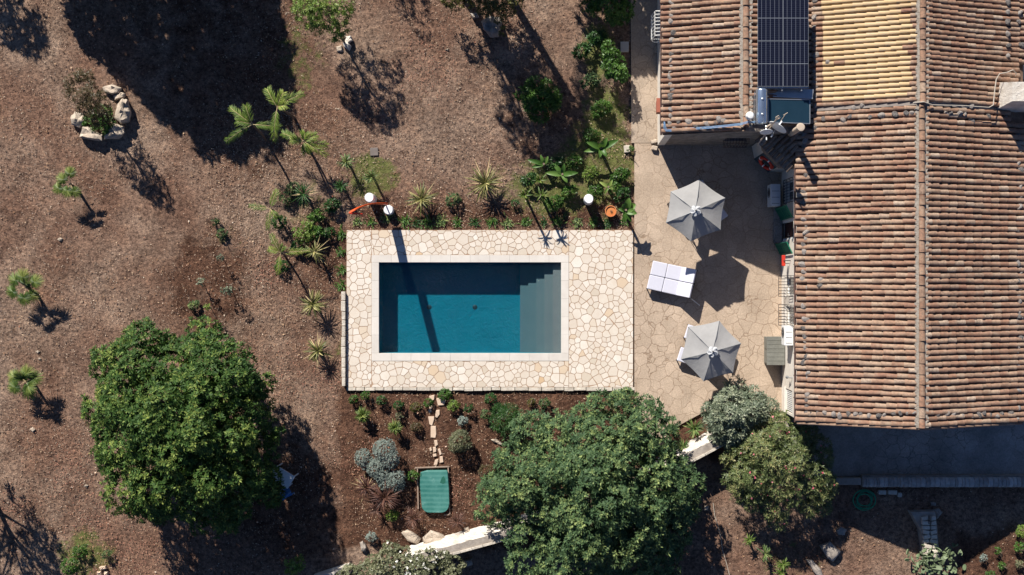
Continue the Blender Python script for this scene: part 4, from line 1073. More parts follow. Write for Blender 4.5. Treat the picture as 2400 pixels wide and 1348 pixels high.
# ---------------------------------------------------------------- UMBRELLAS
def umbrella(verts, zr, apex, za, label, seed):
    g = random.Random(seed)
    rim = [P(x, y, zr) for x, y in verts]; ap = P(apex[0], apex[1], za)
    cxy = sum(rim, Vector((0, 0, 0))) / len(rim)
    t_ = empty('parasol', (ap.x, ap.y, 0), label, 'parasol', 'grey parasols on the terrace')
    mb = MB(); N = len(rim); K = 8; Wd = 6
    hub = ap + Vector((0, 0, 0))
    vs = []; fs = []
    for s_ in range(N):
        a, b_ = rim[s_], rim[(s_ + 1) % N]; base = len(vs)
        for k in range(K + 1):
            t = k / K
            for w_ in range(Wd + 1):
                u = w_ / Wd; e = a.lerp(b_, u)
                # free edge is cut slightly inwards between ribs, panel sags a bit
                inw = 1 - .035 * math.sin(PI * u) * t
                q = hub.lerp(hub.lerp(e, inw), max(t, .02))
                q = Vector(q); q.z += -.06 * math.sin(PI * u) * t + .03 * math.sin(PI * t)
                vs.append(q)
        for k in range(K):
            for w_ in range(Wd):
                i0 = base + k * (Wd + 1) + w_; fs.append((i0, i0 + Wd + 1, i0 + Wd + 2, i0 + 1))
        # valance
        b0 = len(vs)
        for w_ in range(Wd + 1):
            top = vs[base + K * (Wd + 1) + w_]; vs.append(Vector(top) - Vector((0, 0, .06)))
        for w_ in range(Wd):
            fs.append((base + K * (Wd + 1) + w_, b0 + w_, b0 + w_ + 1, base + K * (Wd + 1) + w_ + 1))
    mb.add(vs, fs); cn = mb.build('canopy', M_umb, t_)
    for p_ in cn.data.polygons: p_.use_smooth = True
    try: cn.data.set_sharp_from_angle(angle=R(30))
    except Exception: pass
    for a in rim:
        mb = MB(); mb.tube([hub - Vector((0, 0, .03)), Vector(hub).lerp(a, .5) + Vector((0, 0, .085)), a - Vector((0, 0, .0))], [.014, .012, .012], 6); mb.build('rib', M_metal, t_)
    mb = MB(); mb.tube([(ap.x, ap.y, .0), (ap.x, ap.y, za + .05)], .028, 12); mb.build('pole', M_metal, t_, smooth=True)
    mb = MB(); mb.lathe((ap.x, ap.y, 0), [(.3, 0), (.3, .05), (.1, .09), (.05, .25), (.045, .3)], 24); mb.build('base', M_dark, t_)
    # ruffled vent cap
    mb = MB(); n = 26; vs = [Vector((ap.x, ap.y, za + .16))]; fs = []
    for ring in range(1, 5):
        rr = .055 * ring
        for k in range(n):
            a = 2 * PI * k / n; zz = za + .15 - .008 * ring ** 1.7 + (.035 * ring / 4) * math.sin(a * 6 + ring) * g.uniform(.5, 1.3)
            r2 = rr * (1 + .10 * math.sin(a * 5 + ring)); vs.append(Vector((ap.x + r2 * math.cos(a), ap.y + r2 * math.sin(a), zz)))
    for k in range(n): fs.append((0, 1 + k, 1 + (k + 1) % n))
    for ring in range(3):
        for k in range(n): fs.append((1 + ring * n + k, 1 + (ring + 1) * n + k, 1 + (ring + 1) * n + (k + 1) % n, 1 + ring * n + (k + 1) % n))
    mb.add(vs, fs); o = mb.build('vent_cap', simple('vent_fabric', (.56, .57, .58), (.4, .41, .43), 14, .9, .8, .03), t_); sd = o.modifiers.new('s', 'SOLIDIFY'); sd.thickness = .012
    mb = MB(); mb.tube([(ap.x, ap.y, za + .1), (ap.x, ap.y, za + .24)], [.04, .03], 12); mb.build('finial', M_dark, t_)
umbrella([(1640, 420), (1700, 464), (1689, 539), (1620, 566), (1561, 522), (1572, 449)], 2.2, (1630, 494), 2.72, 'light grey six-sided parasol nearer the cottage, half over the wall shadow', 1)
umbrella([(1686, 752), (1737, 805), (1718, 874), (1649, 894), (1596, 842), (1613, 766)], 2.2, (1670, 824), 2.72, 'light grey six-sided parasol nearer the grey-leaved bush, over two loungers', 2)

# ---------------------------------------------------------------- LOUNGERS
def lounger(foot, head, width, label, back=.72, group='white cushioned loungers on the terrace'):
    """foot/head: ground points of the centre line at seat height"""
    f = Vector(foot); h = Vector(head); d = (h - f); Ln = d.length; d.normalize(); s_ = Vector((-d.y, d.x, 0))
    t_ = empty('sun_lounger', (f.x, f.y, 0), label, 'lounger', group)
    a = math.atan2(d.y, d.x); z = .34; seg = Ln / 3
    mb = MB(); f0 = Vector((f.x, f.y, 0))
    for sgn in (-1, 1): mb.obox(f0 + d * (Ln / 2) + s_ * (sgn * (width / 2 - .02)) + Vector((0, 0, z - .08)), (Ln, .035, .05), a)
    for t in (0.02, .35, .66, .98): mb.obox(f0 + d * (Ln * t) + Vector((0, 0, z - .08)), (.035, width - .06, .045), a)
    mb.build('frame', M_dark, t_)
    for t in (.02, .98):
        for sgn in (-1, 1):
            mb = MB(); mb.obox(f0 + d * (Ln * t) + s_ * (sgn * (width / 2 - .02)) + Vector((0, 0, (z - .1) / 2)), (.036, .036, z - .1), a); mb.build('leg', M_dark, t_)
    for k in range(2):
        mb = MB(); mb.obox(f0 + d * (seg * (k + .5)) + Vector((0, 0, z + .01)), (seg - .015, width - .02, .12), a); mb.build('seat_cushion', M_cushion, t_, bevel=.03)
    ang = R(40); mb = MB()
    M3 = Matrix.Rotation(a, 3, 'Z') @ Matrix.Rotation(-ang, 3, 'Y')
    c = f0 + d * (seg * 2) + Vector((0, 0, z + .0)) + (M3 @ Vector((back / 2, 0, .03)))
    mb.obox(c, (back, width - .02, .12), rot=M3); mb.build('back_cushion', M_cushion, t_, bevel=.03)
    mb = MB()
    e = f0 + d * (seg * 2) + Vector((0, 0, z - .05)); top = e + M3 @ Vector((back, 0, 0))
    for sgn in (-1, 1):
        mb.tube([e + s_ * (sgn * (width / 2 - .06)), top + s_ * (sgn * (width / 2 - .06))], .015, 6)
        mb.tube([top + s_ * (sgn * (width / 2 - .06)), f0 + d * Ln + s_ * (sgn * (width / 2 - .06)) + Vector((0, 0, .3))], .012, 6)
    mb.build('back_support', M_dark, t_)
lounger(P(1527, 627, .4), P(1633, 650, .4), .64, 'upper of the two white loungers side by side in full sun')
lounger(P(1519, 660, .4), P(1625, 684, .4), .64, 'lower of the two white loungers side by side in full sun')
lounger(P(1608, 776, .4), P(1708, 808, .4), .64, 'upper lounger half hidden under the parasol by the grey-leaved bush')
lounger(P(1591, 829, .4), P(1691, 861, .4), .64, 'lower lounger half hidden under the parasol by the grey-leaved bush')
lounger(P(1656, 434, .4), P(1574, 491, .4), .64, 'upper shaded lounger hidden under the parasol nearer the cottage')
lounger(P(1698, 492, .4), P(1616, 549, .4), .64, 'lower shaded lounger hidden under the parasol nearer the cottage')
mb = MB(); a = P(1616, 697, .3); b_ = P(1640, 716, .02); mb.tube([a, b_], .02, 6)
tag(mb.build('white_pole', M_whiteplastic), 'short white pole leaning from the corner of the sunlit loungers', 'pole')

# ---------------------------------------------------------------- bollard lamps, orange blade, pot
def drum(px, py, h, label, r=.205):
    c = P(px, py, h + GZ); t_ = empty('drum_lamp', (c.x, c.y, GZ), label, 'lamp', 'white drum lamps in the flower bed')
    mb = MB(); mb.lathe((c.x, c.y, GZ), [(r * .9, 0), (r * 1.02, .04), (r * 1.04, h * .6), (r * 1.02, h * .9)], 32); mb.build('drum_body', M_whiteplastic, t_, smooth=True)
    mb = MB(); mb.lathe((c.x, c.y, GZ), [(r * 1.02, h * .9 + .002), (r * .98, h - .03), (r * .88, h), (r * .7, h - .004), (r * .2, h - .004)], 32); mb.build('drum_top', M_globe, t_, smooth=True)
drum(865, 463, .85, 'white drum lamp at the upper end of the orange blade')
drum(910, 492, .40, 'white drum lamp at the foot of the orange blade')
drum(1380, 466, .95, 'white drum lamp standing alone near the terracotta bowl')
sh = empty('orange_blade', P(907, 479, 0), 'tall leaning orange blade between two white drums, shaped to cast the pool shadow', 'post')
mb = MB(); spine = [(P(899, 478, .62), .40), (P(894, 477, .8), .42), (P(880, 477, 1.35), .40), (P(862, 480, 2.0), .38), (P(845, 485, 2.7), .37), (P(832, 491, 3.25), .36), (P(825, 496, 3.55), .30)]  # orange thing of unknown use, shaped tall to throw the pool shadow
vs = []; fs = []; tgs = [(1, .02), (1, .02), (1, .06), (1, .28), (1, .36), (.95, .42), (.9, .5)]
for (p, wd), tg in zip(spine, tgs):
    tg = Vector((tg[0], tg[1], 0)).normalized(); tn = Vector((-tg.y, tg.x, 0))
    for dx, dy in ((-.5, -.03), (.5, -.03), (.5, .03), (-.5, .03)): vs.append(p + tg * (dx * wd) + tn * dy)
for i in range(len(spine) - 1):
    for k in range(4): fs.append((4 * i + k, 4 * i + (k + 1) % 4, 4 * i + 4 + (k + 1) % 4, 4 * i + 4 + k))
fs += [(3, 2, 1, 0), (24, 25, 26, 27)]
mb.add(vs, fs); mb.build('blade_body', M_orange, sh, bevel=.015)
mb = MB(); mb.tube([P(908, 479, GZ), P(899, 478, .66)], .03, 8); mb.build('blade_post', M_orange, sh)  # thin foot keeps the blade's shadow off the drum
mb = MB(); mb.tube([P(824, 496, 3.5), P(823, 501, 3.52), P(828, 501, 3.45), P(838, 500.5, 3.3), P(848, 502, 3.15), P(850, 507, 3.0)], .036, 8); mb.build('hooked_arm', M_red, sh, smooth=True)
pt = empty('terracotta_bowl', G(1432, 496, GZ), 'wide round terracotta bowl with a small dried plant on its soil', 'pot')
c = P(1431.5, 495, .25); mb = MB(); mb.lathe((c.x, c.y, GZ), [(.15, 0), (.2, .12), (.24, .3), (.25, .38), (.22, .385), (.21, .33)], 32); mb.build('bowl', M_terracotta, pt, smooth=True)
mb = MB(); mb.lathe((c.x, c.y, GZ), [(.205, .325), (.2, .335), (.05, .34)], 24); mb.build('bowl_soil', simple('orange_soil', (.60, .22, .07), (.5, .18, .06), 9, .95, .4), pt)
mb = MB()
for k in range(6): a = k * 1.05; mb.tube([(c.x + .02, c.y - .01, GZ + .34), (c.x + .02 + .05 * math.cos(a), c.y - .01 + .05 * math.sin(a), GZ + .4), (c.x + .02 + .05 * math.cos(a + .8), c.y + .05 * math.sin(a + .8), GZ + .38)], .007, 5)
mb.build('dried_plant', M_bark, pt)

# ---------------------------------------------------------------- green cover in timber frame
gcv = empty('green_pond_cover', G(1017, 1150, GZ), 'faded green rounded cover with worn patches inside a thin timber frame', 'cover')
m, nt, out = new_mat('faded_green_board')
c = ramp(nt, noise(nt, 1.7, 5, .65), [(.35, (.022, .135, .115)), (.65, (.06, .205, .18))])
c = mixc(nt, ramp(nt, noise(nt, 3, 4, .7), [(.62, (0, 0, 0)), (.75, (.45, .45, .45))]), c, (.28, .42, .38))
wvn = nt.nodes.new('ShaderNodeTexWave'); wvn.bands_direction = 'Y'; wvn.inputs['Scale'].default_value = 1.6; wvn.inputs['Distortion'].default_value = 1.5; nt.links.new(coords(nt), wvn.inputs['Vector'])
c = mixc(nt, ramp(nt, wvn.outputs['Fac'], [(.3, (0, 0, 0)), (.9, (.22, .22, .22))]), c, (.16, .36, .32))
princ(nt, out, c, .55, .35, 0, bumpn(nt, noise(nt, 8, 4, .6), .2, .01)); M_gb = m
def gp(x, y): v = P(x, y, .12); return (v.x, v.y)
out_ = [(985, 1108), (1000, 1104), (1046, 1103.5), (1049, 1106), (1052, 1145), (1053, 1180)]
for k in range(7): a = k / 6 * PI / 2; out_.append((1034 + 18 * math.cos(a), 1184 + 18 * math.sin(a)))
for k in range(7): a = PI / 2 + k / 6 * PI / 2; out_.append((1006 + 18 * math.cos(a), 1184 + 18 * math.sin(a)))
out_.append((984, 1140))
mb = MB(); mb.prism([gp(*p) for p in out_], GZ + .02, .12); lidp = mb.build('board', M_gb, gcv, bevel=.02)
mb = MB(); mb.prism([gp(x, y) for x, y in [(1031, 1131), (1036, 1119), (1040, 1116), (1044, 1123), (1044, 1132), (1038, 1134)]], .1205, .124); mb.prism([gp(x, y) for x, y in [(985, 1109), (987, 1108), (989, 1113), (987, 1118), (985, 1117)]], .1205, .124)
mb.build('mended_patch', simple('dark_green_patch', (.02, .13, .09), None, 4, .6, .1), lidp)
mb = MB()
for a, b_ in (((972, 1097), (1053, 1094)), ((978, 1097), (980, 1193)), ((1050, 1094), (1054, 1206)), ((1054, 1206), (1040, 1208))):
    pa_, pb_ = G(*a), G(*b_); d = pb_ - pa_; mb.obox((pa_ + pb_) / 2 + Vector((0, 0, GZ + .08)), (d.length, .05, .06), math.atan2(d.y, d.x))
mb.build('timber_frame', M_wood, gcv)

# ---------------------------------------------------------------- ROCKS
def rock(name, pts, z0, h, label, cat='rock', mat=M_rock, seed=0, group=None):
    """outline in plan pixels; dome-like rough boulder"""
    g = np.random.default_rng(seed); n0 = len(pts); ring = []
    for i in range(n0):
        a, b_ = pts[i], pts[(i + 1) % n0]
        for t in (0, .33, .66): ring.append((a[0] + (b_[0] - a[0]) * t + g.normal(0, .5), a[1] + (b_[1] - a[1]) * t + g.normal(0, .5)))
    c = np.mean(np.array(ring), 0); n = len(ring); vs = []
    lev = [(1.0, 0), (1.05, .45), (.98, .78), (.72, .98), (.35, 1.03)]
    ph = g.uniform(0, 6, 4)
    for s_, hh in lev:
        for k, q in enumerate(ring):
            f = s_ + g.normal(0, .025)
            x, y = c[0] + (q[0] - c[0]) * f, c[1] + (q[1] - c[1]) * f
            zz = z0 + h * hh * (1 + .12 * math.sin(x * .23 + ph[0]) + .1 * math.sin(y * .31 + ph[1])) + g.normal(0, .015) * (hh > 0)
            p = P(x, y, max(zz, 0) * .8); vs.append((p.x, p.y, zz))
    tp = P(c[0], c[1], z0 + h); vs.append((tp.x, tp.y, z0 + h * 1.02)); fs = []
    for l in range(len(lev) - 1):
        for k in range(n): fs.append((l * n + (k + 1) % n, l * n + k, (l + 1) * n + k, (l + 1) * n + (k + 1) % n))
    e = (len(lev) - 1) * n
    for k in range(n): fs.append((e + (k + 1) % n, e + k, len(vs) - 1))
    mb = MB(); mb.add(vs, fs); o = mb.build(name, mat, None)
    for p_ in o.data.polygons: p_.use_smooth = True
    try: o.data.set_sharp_from_angle(angle=R(50))
    except Exception: pass
    o.data.flip_normals() if o.data.polygons[0].normal.z < -.9 else None
    return tag(o, label, cat, group)
gR = 'boulders ringing the planted bed'
rock('boulder', [(240, 205), (262, 198), (284, 206), (278, 218), (262, 222), (246, 216)], GZ, .35, 'rounded pale boulder at the top of the ringed bed, half under the bush', seed=1, group=gR)
rock('boulder', [(266, 225), (284, 216), (293, 220), (290, 229), (270, 234)], GZ, .28, 'smallest pale boulder in the ring, above the long right one', seed=2, group=gR)
rock('boulder', [(276, 246), (288, 231), (299, 236), (306, 262), (302, 284), (284, 290), (270, 275)], GZ, .5, 'longest upright pale boulder on the right of the ringed bed', seed=3, group=gR)
rock('boulder', [(245, 300), (268, 290), (290, 296), (292, 312), (276, 326), (246, 326)], GZ, .42, 'half shaded boulder at the lower right of the ringed bed', seed=4, group=gR)
rock('boulder', [(188, 322), (194, 298), (206, 294), (224, 310), (241, 314), (240, 330), (212, 328)], GZ, .42, 'white ridged boulder at the bottom of the ringed bed', seed=5, group=gR)
rock('boulder', [(165, 276), (176, 262), (196, 266), (200, 284), (188, 300), (168, 292)], GZ, .38, 'pale boulder alone on the left of the ringed bed', seed=6, group=gR)
rock('boulder', [(1129, 52), (1146, 38), (1172, 42), (1177, 56), (1168, 86), (1150, 87), (1133, 68)], GZ, .6, 'big angular grey boulder under the tree at the top edge', mat=M_capstone, seed=7)
rock('rock', [(1103, 32), (1118, 30), (1122, 40), (1108, 42)], GZ, .3, 'small grey rock left of the big angular boulder', mat=M_capstone, seed=8)
gT = 'stones at the foot of the pale green tree'
rock('stone', [(800, 80), (806, 73), (812, 82), (808, 88)], GZ, .15, 'tan stone highest in the pile under the pale green tree', 'stone', seed=9, group=gT)
rock('stone', [(811, 86), (822, 84), (826, 95), (816, 101), (809, 97)], GZ, .28, 'white stone rightmost in the pile under the pale green tree', 'stone', M_lime, 10, group=gT)
rock('stone', [(804, 98), (810, 96), (823, 108), (818, 118), (806, 110)], GZ, .25, 'grey-white stone lowest in the pile under the pale green tree', 'stone', M_lime, 11, group=gT)
rock('stone', [(788, 108), (801, 107), (803, 119), (789, 120)], GZ, .12, 'flat tan stone leftmost in the pile under the pale green tree', 'stone', seed=12, group=gT)
gB = 'pale rocks along the white garden wall'
rock('rock', [(990, 1262), (1008, 1243), (1038, 1254), (1045, 1268), (1000, 1276)], GZ, .3, 'broad flat pale rock against the upper end of the white wall', seed=13, group=gB)
rock('rock', [(941, 1250), (955, 1242), (985, 1262), (978, 1276), (955, 1268)], GZ, .2, 'streaky pale rock left of the broad one by the white wall', seed=14, group=gB)
rock('rock', [(1088, 1240), (1098, 1235), (1104, 1248), (1092, 1254)], GZ, .2, 'small pale rock between the dark red tuft and the wall', seed=15, group=gB)
rock('rock', [(843, 1272), (850, 1269), (859, 1282), (856, 1294), (847, 1292)], GZ, .25, 'smooth oval grey rock in the tree shade near the white flowered bush', mat=M_capstone, seed=16)
rock('rock', [(1150, 1031), (1162, 1030), (1178, 1038), (1175, 1044), (1160, 1038)], GZ, .1, 'flat pale rock left of the big round tree in the lower bed', seed=17)
rock('rock', [(1922, 1280), (1945, 1270), (1970, 1293), (1952, 1316), (1940, 1308)], GZ, .35, 'large shaded grey rock below the pink flowered bush', mat=M_capstone, seed=18)
rock('rock', [(1960, 1242), (1970, 1235), (1984, 1240), (1980, 1254), (1966, 1254)], GZ, .25, 'round shaded grey rock above the larger one', mat=M_capstone, seed=19)
rock('fallen_log', [(1890, 1312), (1905, 1314), (1925, 1335), (1930, 1352), (1915, 1352)], GZ, .18, 'grey weathered log lying at the bottom edge', 'log', M_capstone, 20)
rock('rock', [(1089, 1312), (1106, 1310), (1108, 1324), (1092, 1328)], GZ, .25, 'pale rock south of the white wall in deep shade', mat=M_capstone, seed=21)
rock('rock', [(2186, 1196), (2200, 1192), (2208, 1200), (2198, 1217), (2188, 1213)], GZ, .22, 'flat grey rock leaning right of the dry-stone wall end', mat=M_capstone, seed=22)
rock('rock', [(2182, 1178), (2194, 1178), (2194, 1186), (2184, 1186)], GZ, .15, 'tiny pale blue-grey rock north of the dry-stone wall end', mat=M_capstone, seed=23)
rock('stone', [(1852, 1191), (1661, 1180), (1661, 1180)][0:0] or [(1652, 1184), (1661, 1186), (1660, 1196), (1652, 1197)], GZ, .1, 'small pale stone right of the big round tree crown', 'stone', seed=24)
gP = 'tan stones piled at the bottom left edge'
rock('stone', [(232, 1330), (246, 1327), (249, 1333), (236, 1338)], GZ, .2, 'upper tan stone of the pile at the bottom left edge', 'stone', M_slabstone, 25, group=gP)
rock('stone', [(228, 1342), (236, 1339), (240, 1352), (228, 1354)], GZ, .2, 'lower left tan stone of the pile at the bottom left edge', 'stone', M_slabstone, 26, group=gP)
rock('stone', [(243, 1339), (252, 1340), (252, 1350), (244, 1350)], GZ, .2, 'lower right tan stone of the pile at the bottom left edge', 'stone', M_slabstone, 27, group=gP)
for i, (x, y, r_, lb_) in enumerate([(139, 561, 6, 'small pale stone on the bare lawn left of the dug soil patch'), (86, 825, 5, 'small white stone between the two left fan palms'), (90, 842, 4, 'tiny pinkish stone above the lower left fan palm'), (200, 1140, 5, 'small pale stone left of the big dark green tree'), (73, 1008, 7, 'flat pinkish stone at the lower left of the lawn'), (1048, 115, 4, 'tiny white stone with a hole in the upper lawn')]):
    rock('stone', [(x - r_, y), (x, y - r_ * .8), (x + r_, y - 1), (x + r_ * .3, y + r_ * .8)], GZ, .08, lb_, 'stone', M_rock, 40 + i)
# stepping stones
steps = [[(1005, 929), (1018, 926), (1017, 937), (1009, 942)], [(1022, 935), (1036, 929), (1045, 938), (1040, 950), (1026, 951)], [(1005, 951), (1012, 951), (1012, 959), (1006, 959)], [(1003, 961), (1010, 959), (1011, 966), (1005, 969)], [(1022, 962), (1030, 961), (1030, 972), (1024, 980), (1019, 978)],
         [(1003, 977), (1017, 977), (1017, 984), (1012, 999), (1006, 995)], [(1009, 1000), (1021, 999), (1022, 1018), (1020, 1027), (1009, 1026)], [(1017, 1033), (1024, 1032), (1026, 1043), (1019, 1048)], [(1014, 1049), (1021, 1048), (1022, 1059), (1015, 1062)], [(1006, 1051), (1010, 1049), (1012, 1056), (1007, 1059)], [(1026, 1053), (1031, 1052), (1035, 1065), (1030, 1068)], [(1014, 1065), (1022, 1064), (1023, 1070), (1015, 1072)], [(1030, 1071), (1037, 1070), (1039, 1084), (1030, 1086)], [(1019, 1079), (1027, 1077), (1024, 1090), (1016, 1091)]]
for i, s_ in enumerate(steps):
    mb = MB(); mb.prism([tuple(G(*p)[:2]) for p in s_], GZ - .03, GZ + .07)
    tag(mb.build('stepping_stone', M_slabstone, None, bevel=.012), 'irregular tan stepping stone in the line leading down to the green cover', 'stepping stone', 'stepping stones between the deck and the green cover')

# ---------------------------------------------------------------- WHITE WALL
def garden_wall(a, b, label, h=1.15, th=.34):
    A_, B_ = G(*a), G(*b); d = (B_ - A_); L = d.length; d.normalize(); s_ = Vector((-d.y, d.x, 0)); s_ = s_ if s_.y > 0 else -s_
    t_ = empty('garden_wall', (A_.x, A_.y, GZ), label, 'wall')
    g = random.Random(int(a[0])); mb = MB(); n = int(L / .28)
    # white washed battered north face of rubble courses
    NX = int(L / .14); NZ = 9; vs = []
    for j in range(NZ + 1):
        for i in range(NX + 1):
            t = i / NX; z = GZ - .1 + (h - GZ + .1) * j / NZ
            off = .20 * (1 - j / NZ) + g.uniform(-.03, .03)
            p = A_ + d * (L * t) + s_ * (off); vs.append((p.x, p.y, z + g.uniform(-.02, .02)))
    fs = [(j * (NX + 1) + i, j * (NX + 1) + i + 1, (j + 1) * (NX + 1) + i + 1, (j + 1) * (NX + 1) + i) for j in range(NZ) for i in range(NX)]
    b0 = len(vs)
    for i in range(NX + 1):
        p = A_ + d * (L * i / NX); vs.append((p.x - s_.x * .02, p.y - s_.y * .02, h)); vs.append((p.x - s_.x * .02, p.y - s_.y * .02, GZ - .1))
    for i in range(NX): fs.append((NZ * (NX + 1) + i, NZ * (NX + 1) + i + 1, b0 + 2 * i + 2, b0 + 2 * i)); fs.append((b0 + 2 * i, b0 + 2 * i + 2, b0 + 2 * i + 3, b0 + 2 * i + 1))
    mb.add(vs, fs); mb.build('whitewashed_face', M_lime, t_)
    mb = MB(); mb.obox(A_ + d * (L / 2) - s_ * (th / 2 + .022) + Vector((0, 0, (h + GZ) / 2 + .01)), (L, th, h - GZ), math.atan2(d.y, d.x)); mb.build('core', M_capstone, t_)
    mb = MB()
    k = 0
    while k < L:
        l = g.uniform(.25, .6); l = min(l, L - k)
        if l < .06: break
        mb.obox(A_ + d * (k + l / 2) - s_ * (th + .03) + Vector((0, 0, h + .02)), (l - .02, .09, .08 + g.uniform(0, .03)), math.atan2(d.y, d.x)); k += l
    mb.build('coping_stones', M_block, t_)
garden_wall((960, 1291), (1420, 1165), 'whitewashed garden wall section running up to the big round tree')
garden_wall((1420, 1151), (1680, 1013), 'whitewashed garden wall section right of the big round tree')
mb = MB(); w0, w1_ = P(752, 1350, .4), P(800, 1335, .4); mb.obox((w0 + w1_) / 2 - Vector((0, .1, .1)), (1.6, .35, .9), math.atan2((w1_ - w0).y, (w1_ - w0).x))
tag(mb.build('wall_end', M_lime), 'shaded end of the white wall at the bottom edge left of the flowered bush', 'wall')
# dry-stone wall south east
dw = empty('terrace_wall', G(2180, 1125, GZ), 'low shaded wall of upright stones bounding the south pavement', 'wall')
mb = MB(); ya = P(0, 1122, .45).y; yb = P(0, 1113, .0).y; xa = P(2022, 0, .45).x; xb = P(2560, 0, .45).x
mb.box(xa, xb, ya - .38, ya + .12, GZ - .1, .36); mb.build('core', M_stonewall, dw)
mb = MB(); x = xa; g = random.Random(8)
while x < xb:
    w_ = g.uniform(.11, .24)
    pts = [(ya - .40 + .02 * g.random()), ya + .05]
    n = 6; base = len(mb.v)
    for e in (0, 1):
        for k in range(n + 1):
            a = PI * k / n; yy = (pts[0] + pts[1]) / 2 - math.cos(a) * (pts[1] - pts[0]) / 2; zz = .362 + math.sin(a) * (.12 + .03 * g.random())
            mb.v.append((x + e * (w_ - .02) + .03 * math.sin(a), yy, zz))
    for k in range(n): mb.f.append((base + k + 1, base + k, base + n + 1 + k, base + n + 2 + k)); mb.m.append(0)
    mb.f.append(tuple(base + k for k in range(n + 1))); mb.f.append(tuple(base + n + 1 + k for k in range(n, -1, -1))); mb.m += [0, 0]
    x += w_
mb.build('upright_stones', simple('wall_stone', (.44, .42, .40), (.24, .225, .215), 4, .95, .8, .03, isl=.3), dw)
mb = MB(); mb.box(P(1950, 0, .3).x, xa - .02, ya - .3, ya + .0, GZ - .1, .32); mb.build('low_end', M_capstone, dw, bevel=.02)
for i, (x, y, w_) in enumerate(((2068, 1154, .34), (2092, 1154, .4), (2109, 1160, .18))):
    mb = MB(); c = G(x, y); mb.obox((c.x, c.y, GZ + .08), (w_, .2, .18), -.03)
    tag(mb.build('loose_block', M_block, None, bevel=.03), ['squarish loose block nearest the green hose coil', 'longest loose block below the low wall', 'smallest loose stone below the low wall'][i], 'block', 'loose blocks below the low wall')
# stub of dry-stone wall
t_ = empty('dry_stone_stub', G(2170, 1235, GZ), 'stub of dry-stone wall with a rusty grate, emerging from shade above the prickly pear', 'wall')
mb = MB(); mb.prism([tuple(G(*p)[:2]) for p in [(2128, 1196), (2185, 1195), (2190, 1230), (2196, 1310), (2160, 1310), (2152, 1240)]], GZ, .35); mb.build('core', M_capstone, t_, bevel=.03)
mb = MB(); g = random.Random(5)
for j in range(9):
    y = 1215 + j * 11; xx = 2160 + j * .8; c1_ = [xx, xx + g.uniform(14, 20), xx + 34]
    for a, b_ in zip(c1_, c1_[1:]):
        c = P((a + b_) / 2, y, .5); mb.obox((c.x, c.y, .42 + g.uniform(0, .05)), ((b_ - a) / S - .03, 9 / S, .18), g.uniform(-.4, .4))
mb.build('coping_stones', M_block, t_, bevel=.03)
mb = MB()
for k in range(3): a = P(2176 + k * 3, 1212, .62); mb.obox(a - Vector((0, .12, 0)), (.02, .35, .02), 0)
mb.build('rusty_grate', M_rust, t_)
# hose coil
mb = MB(); c = G(2026, 1172, GZ + .05); pts = []
g = random.Random(2)
for k in range(220):
    a = k * .28; r_ = .38 + .12 * math.sin(k * .11) + .02 * g.random(); pts.append((c.x + .04 * math.sin(k * .05) + r_ * math.cos(a), c.y + r_ * math.sin(a) * .9, c.z + .04 + .05 * (k / 220) + .01 * g.random()))
mb.tube(pts, .013, 5); tag(mb.build('hose_coil', M_hose, None, smooth=True), 'coiled green garden hose on shaded soil below the low wall', 'hose')
mb = MB(); pts = [G(1672, 1180, GZ + .05), G(1676, 1210, GZ + .05), G(1683, 1232, GZ + .05), G(1690, 1260, GZ + .05), G(1694, 1290, GZ + .05), G(1703, 1320, GZ + .05), G(1712, 1355, GZ + .05)]
mb.tube(pts, .014, 6); tag(mb.build('garden_cable', M_cable, None, smooth=True), 'thin pale hose snaking down the bare soil right of the big round tree', 'hose')
# white table and blue tub under the left tree
t_ = empty('garden_table', G(668, 1118, GZ), 'pale blue-white table top poking out from under the dark tree', 'table')
a = math.atan2(-1, 1.6); c = P(661, 1118, .72); mb = MB(); mb.obox((c.x, c.y, .72), (.95, .62, .04), R(-32)); mb.build('table_top', M_whiteplastic, t_, bevel=.01)
for sx_ in (-1, 1):
    for sy in (-1, 1):
        mb = MB(); o = Matrix.Rotation(R(-32), 3, 'Z') @ Vector((sx_ * .42, sy * .26, 0)); mb.box(c.x + o.x - .02, c.x + o.x + .02, c.y + o.y - .02, c.y + o.y + .02, GZ, .7); mb.build('leg', M_whiteplastic, t_)
c = P(668, 1156, .4); mb = MB(); M3 = R(25)
t_ = empty('garden_chair', (c.x, c.y, GZ), 'blue plastic chair in deep shade beside the half hidden table', 'chair')
mb.obox((c.x, c.y, .3), (.45, .42, .04), M3); mb.build('seat', M_bluetub, t_, bevel=.01)
mb = MB(); o = Matrix.Rotation(M3, 3, 'Z') @ Vector((.02, -.2, 0)); mb.obox((c.x + .1, c.y - .1, .55), (.42, .05, .45), R(50)); mb.build('backrest', M_bluetub, t_, bevel=.01)
for sx_ in (-1, 1):
    for sy in (-1, 1):
        mb = MB(); o = Matrix.Rotation(M3, 3, 'Z') @ Vector((sx_ * .2, sy * .18, 0)); mb.box(c.x + o.x - .02, c.x + o.x + .02, c.y + o.y - .02, c.y + o.y + .02, GZ, .28); mb.build('leg', M_bluetub, t_)

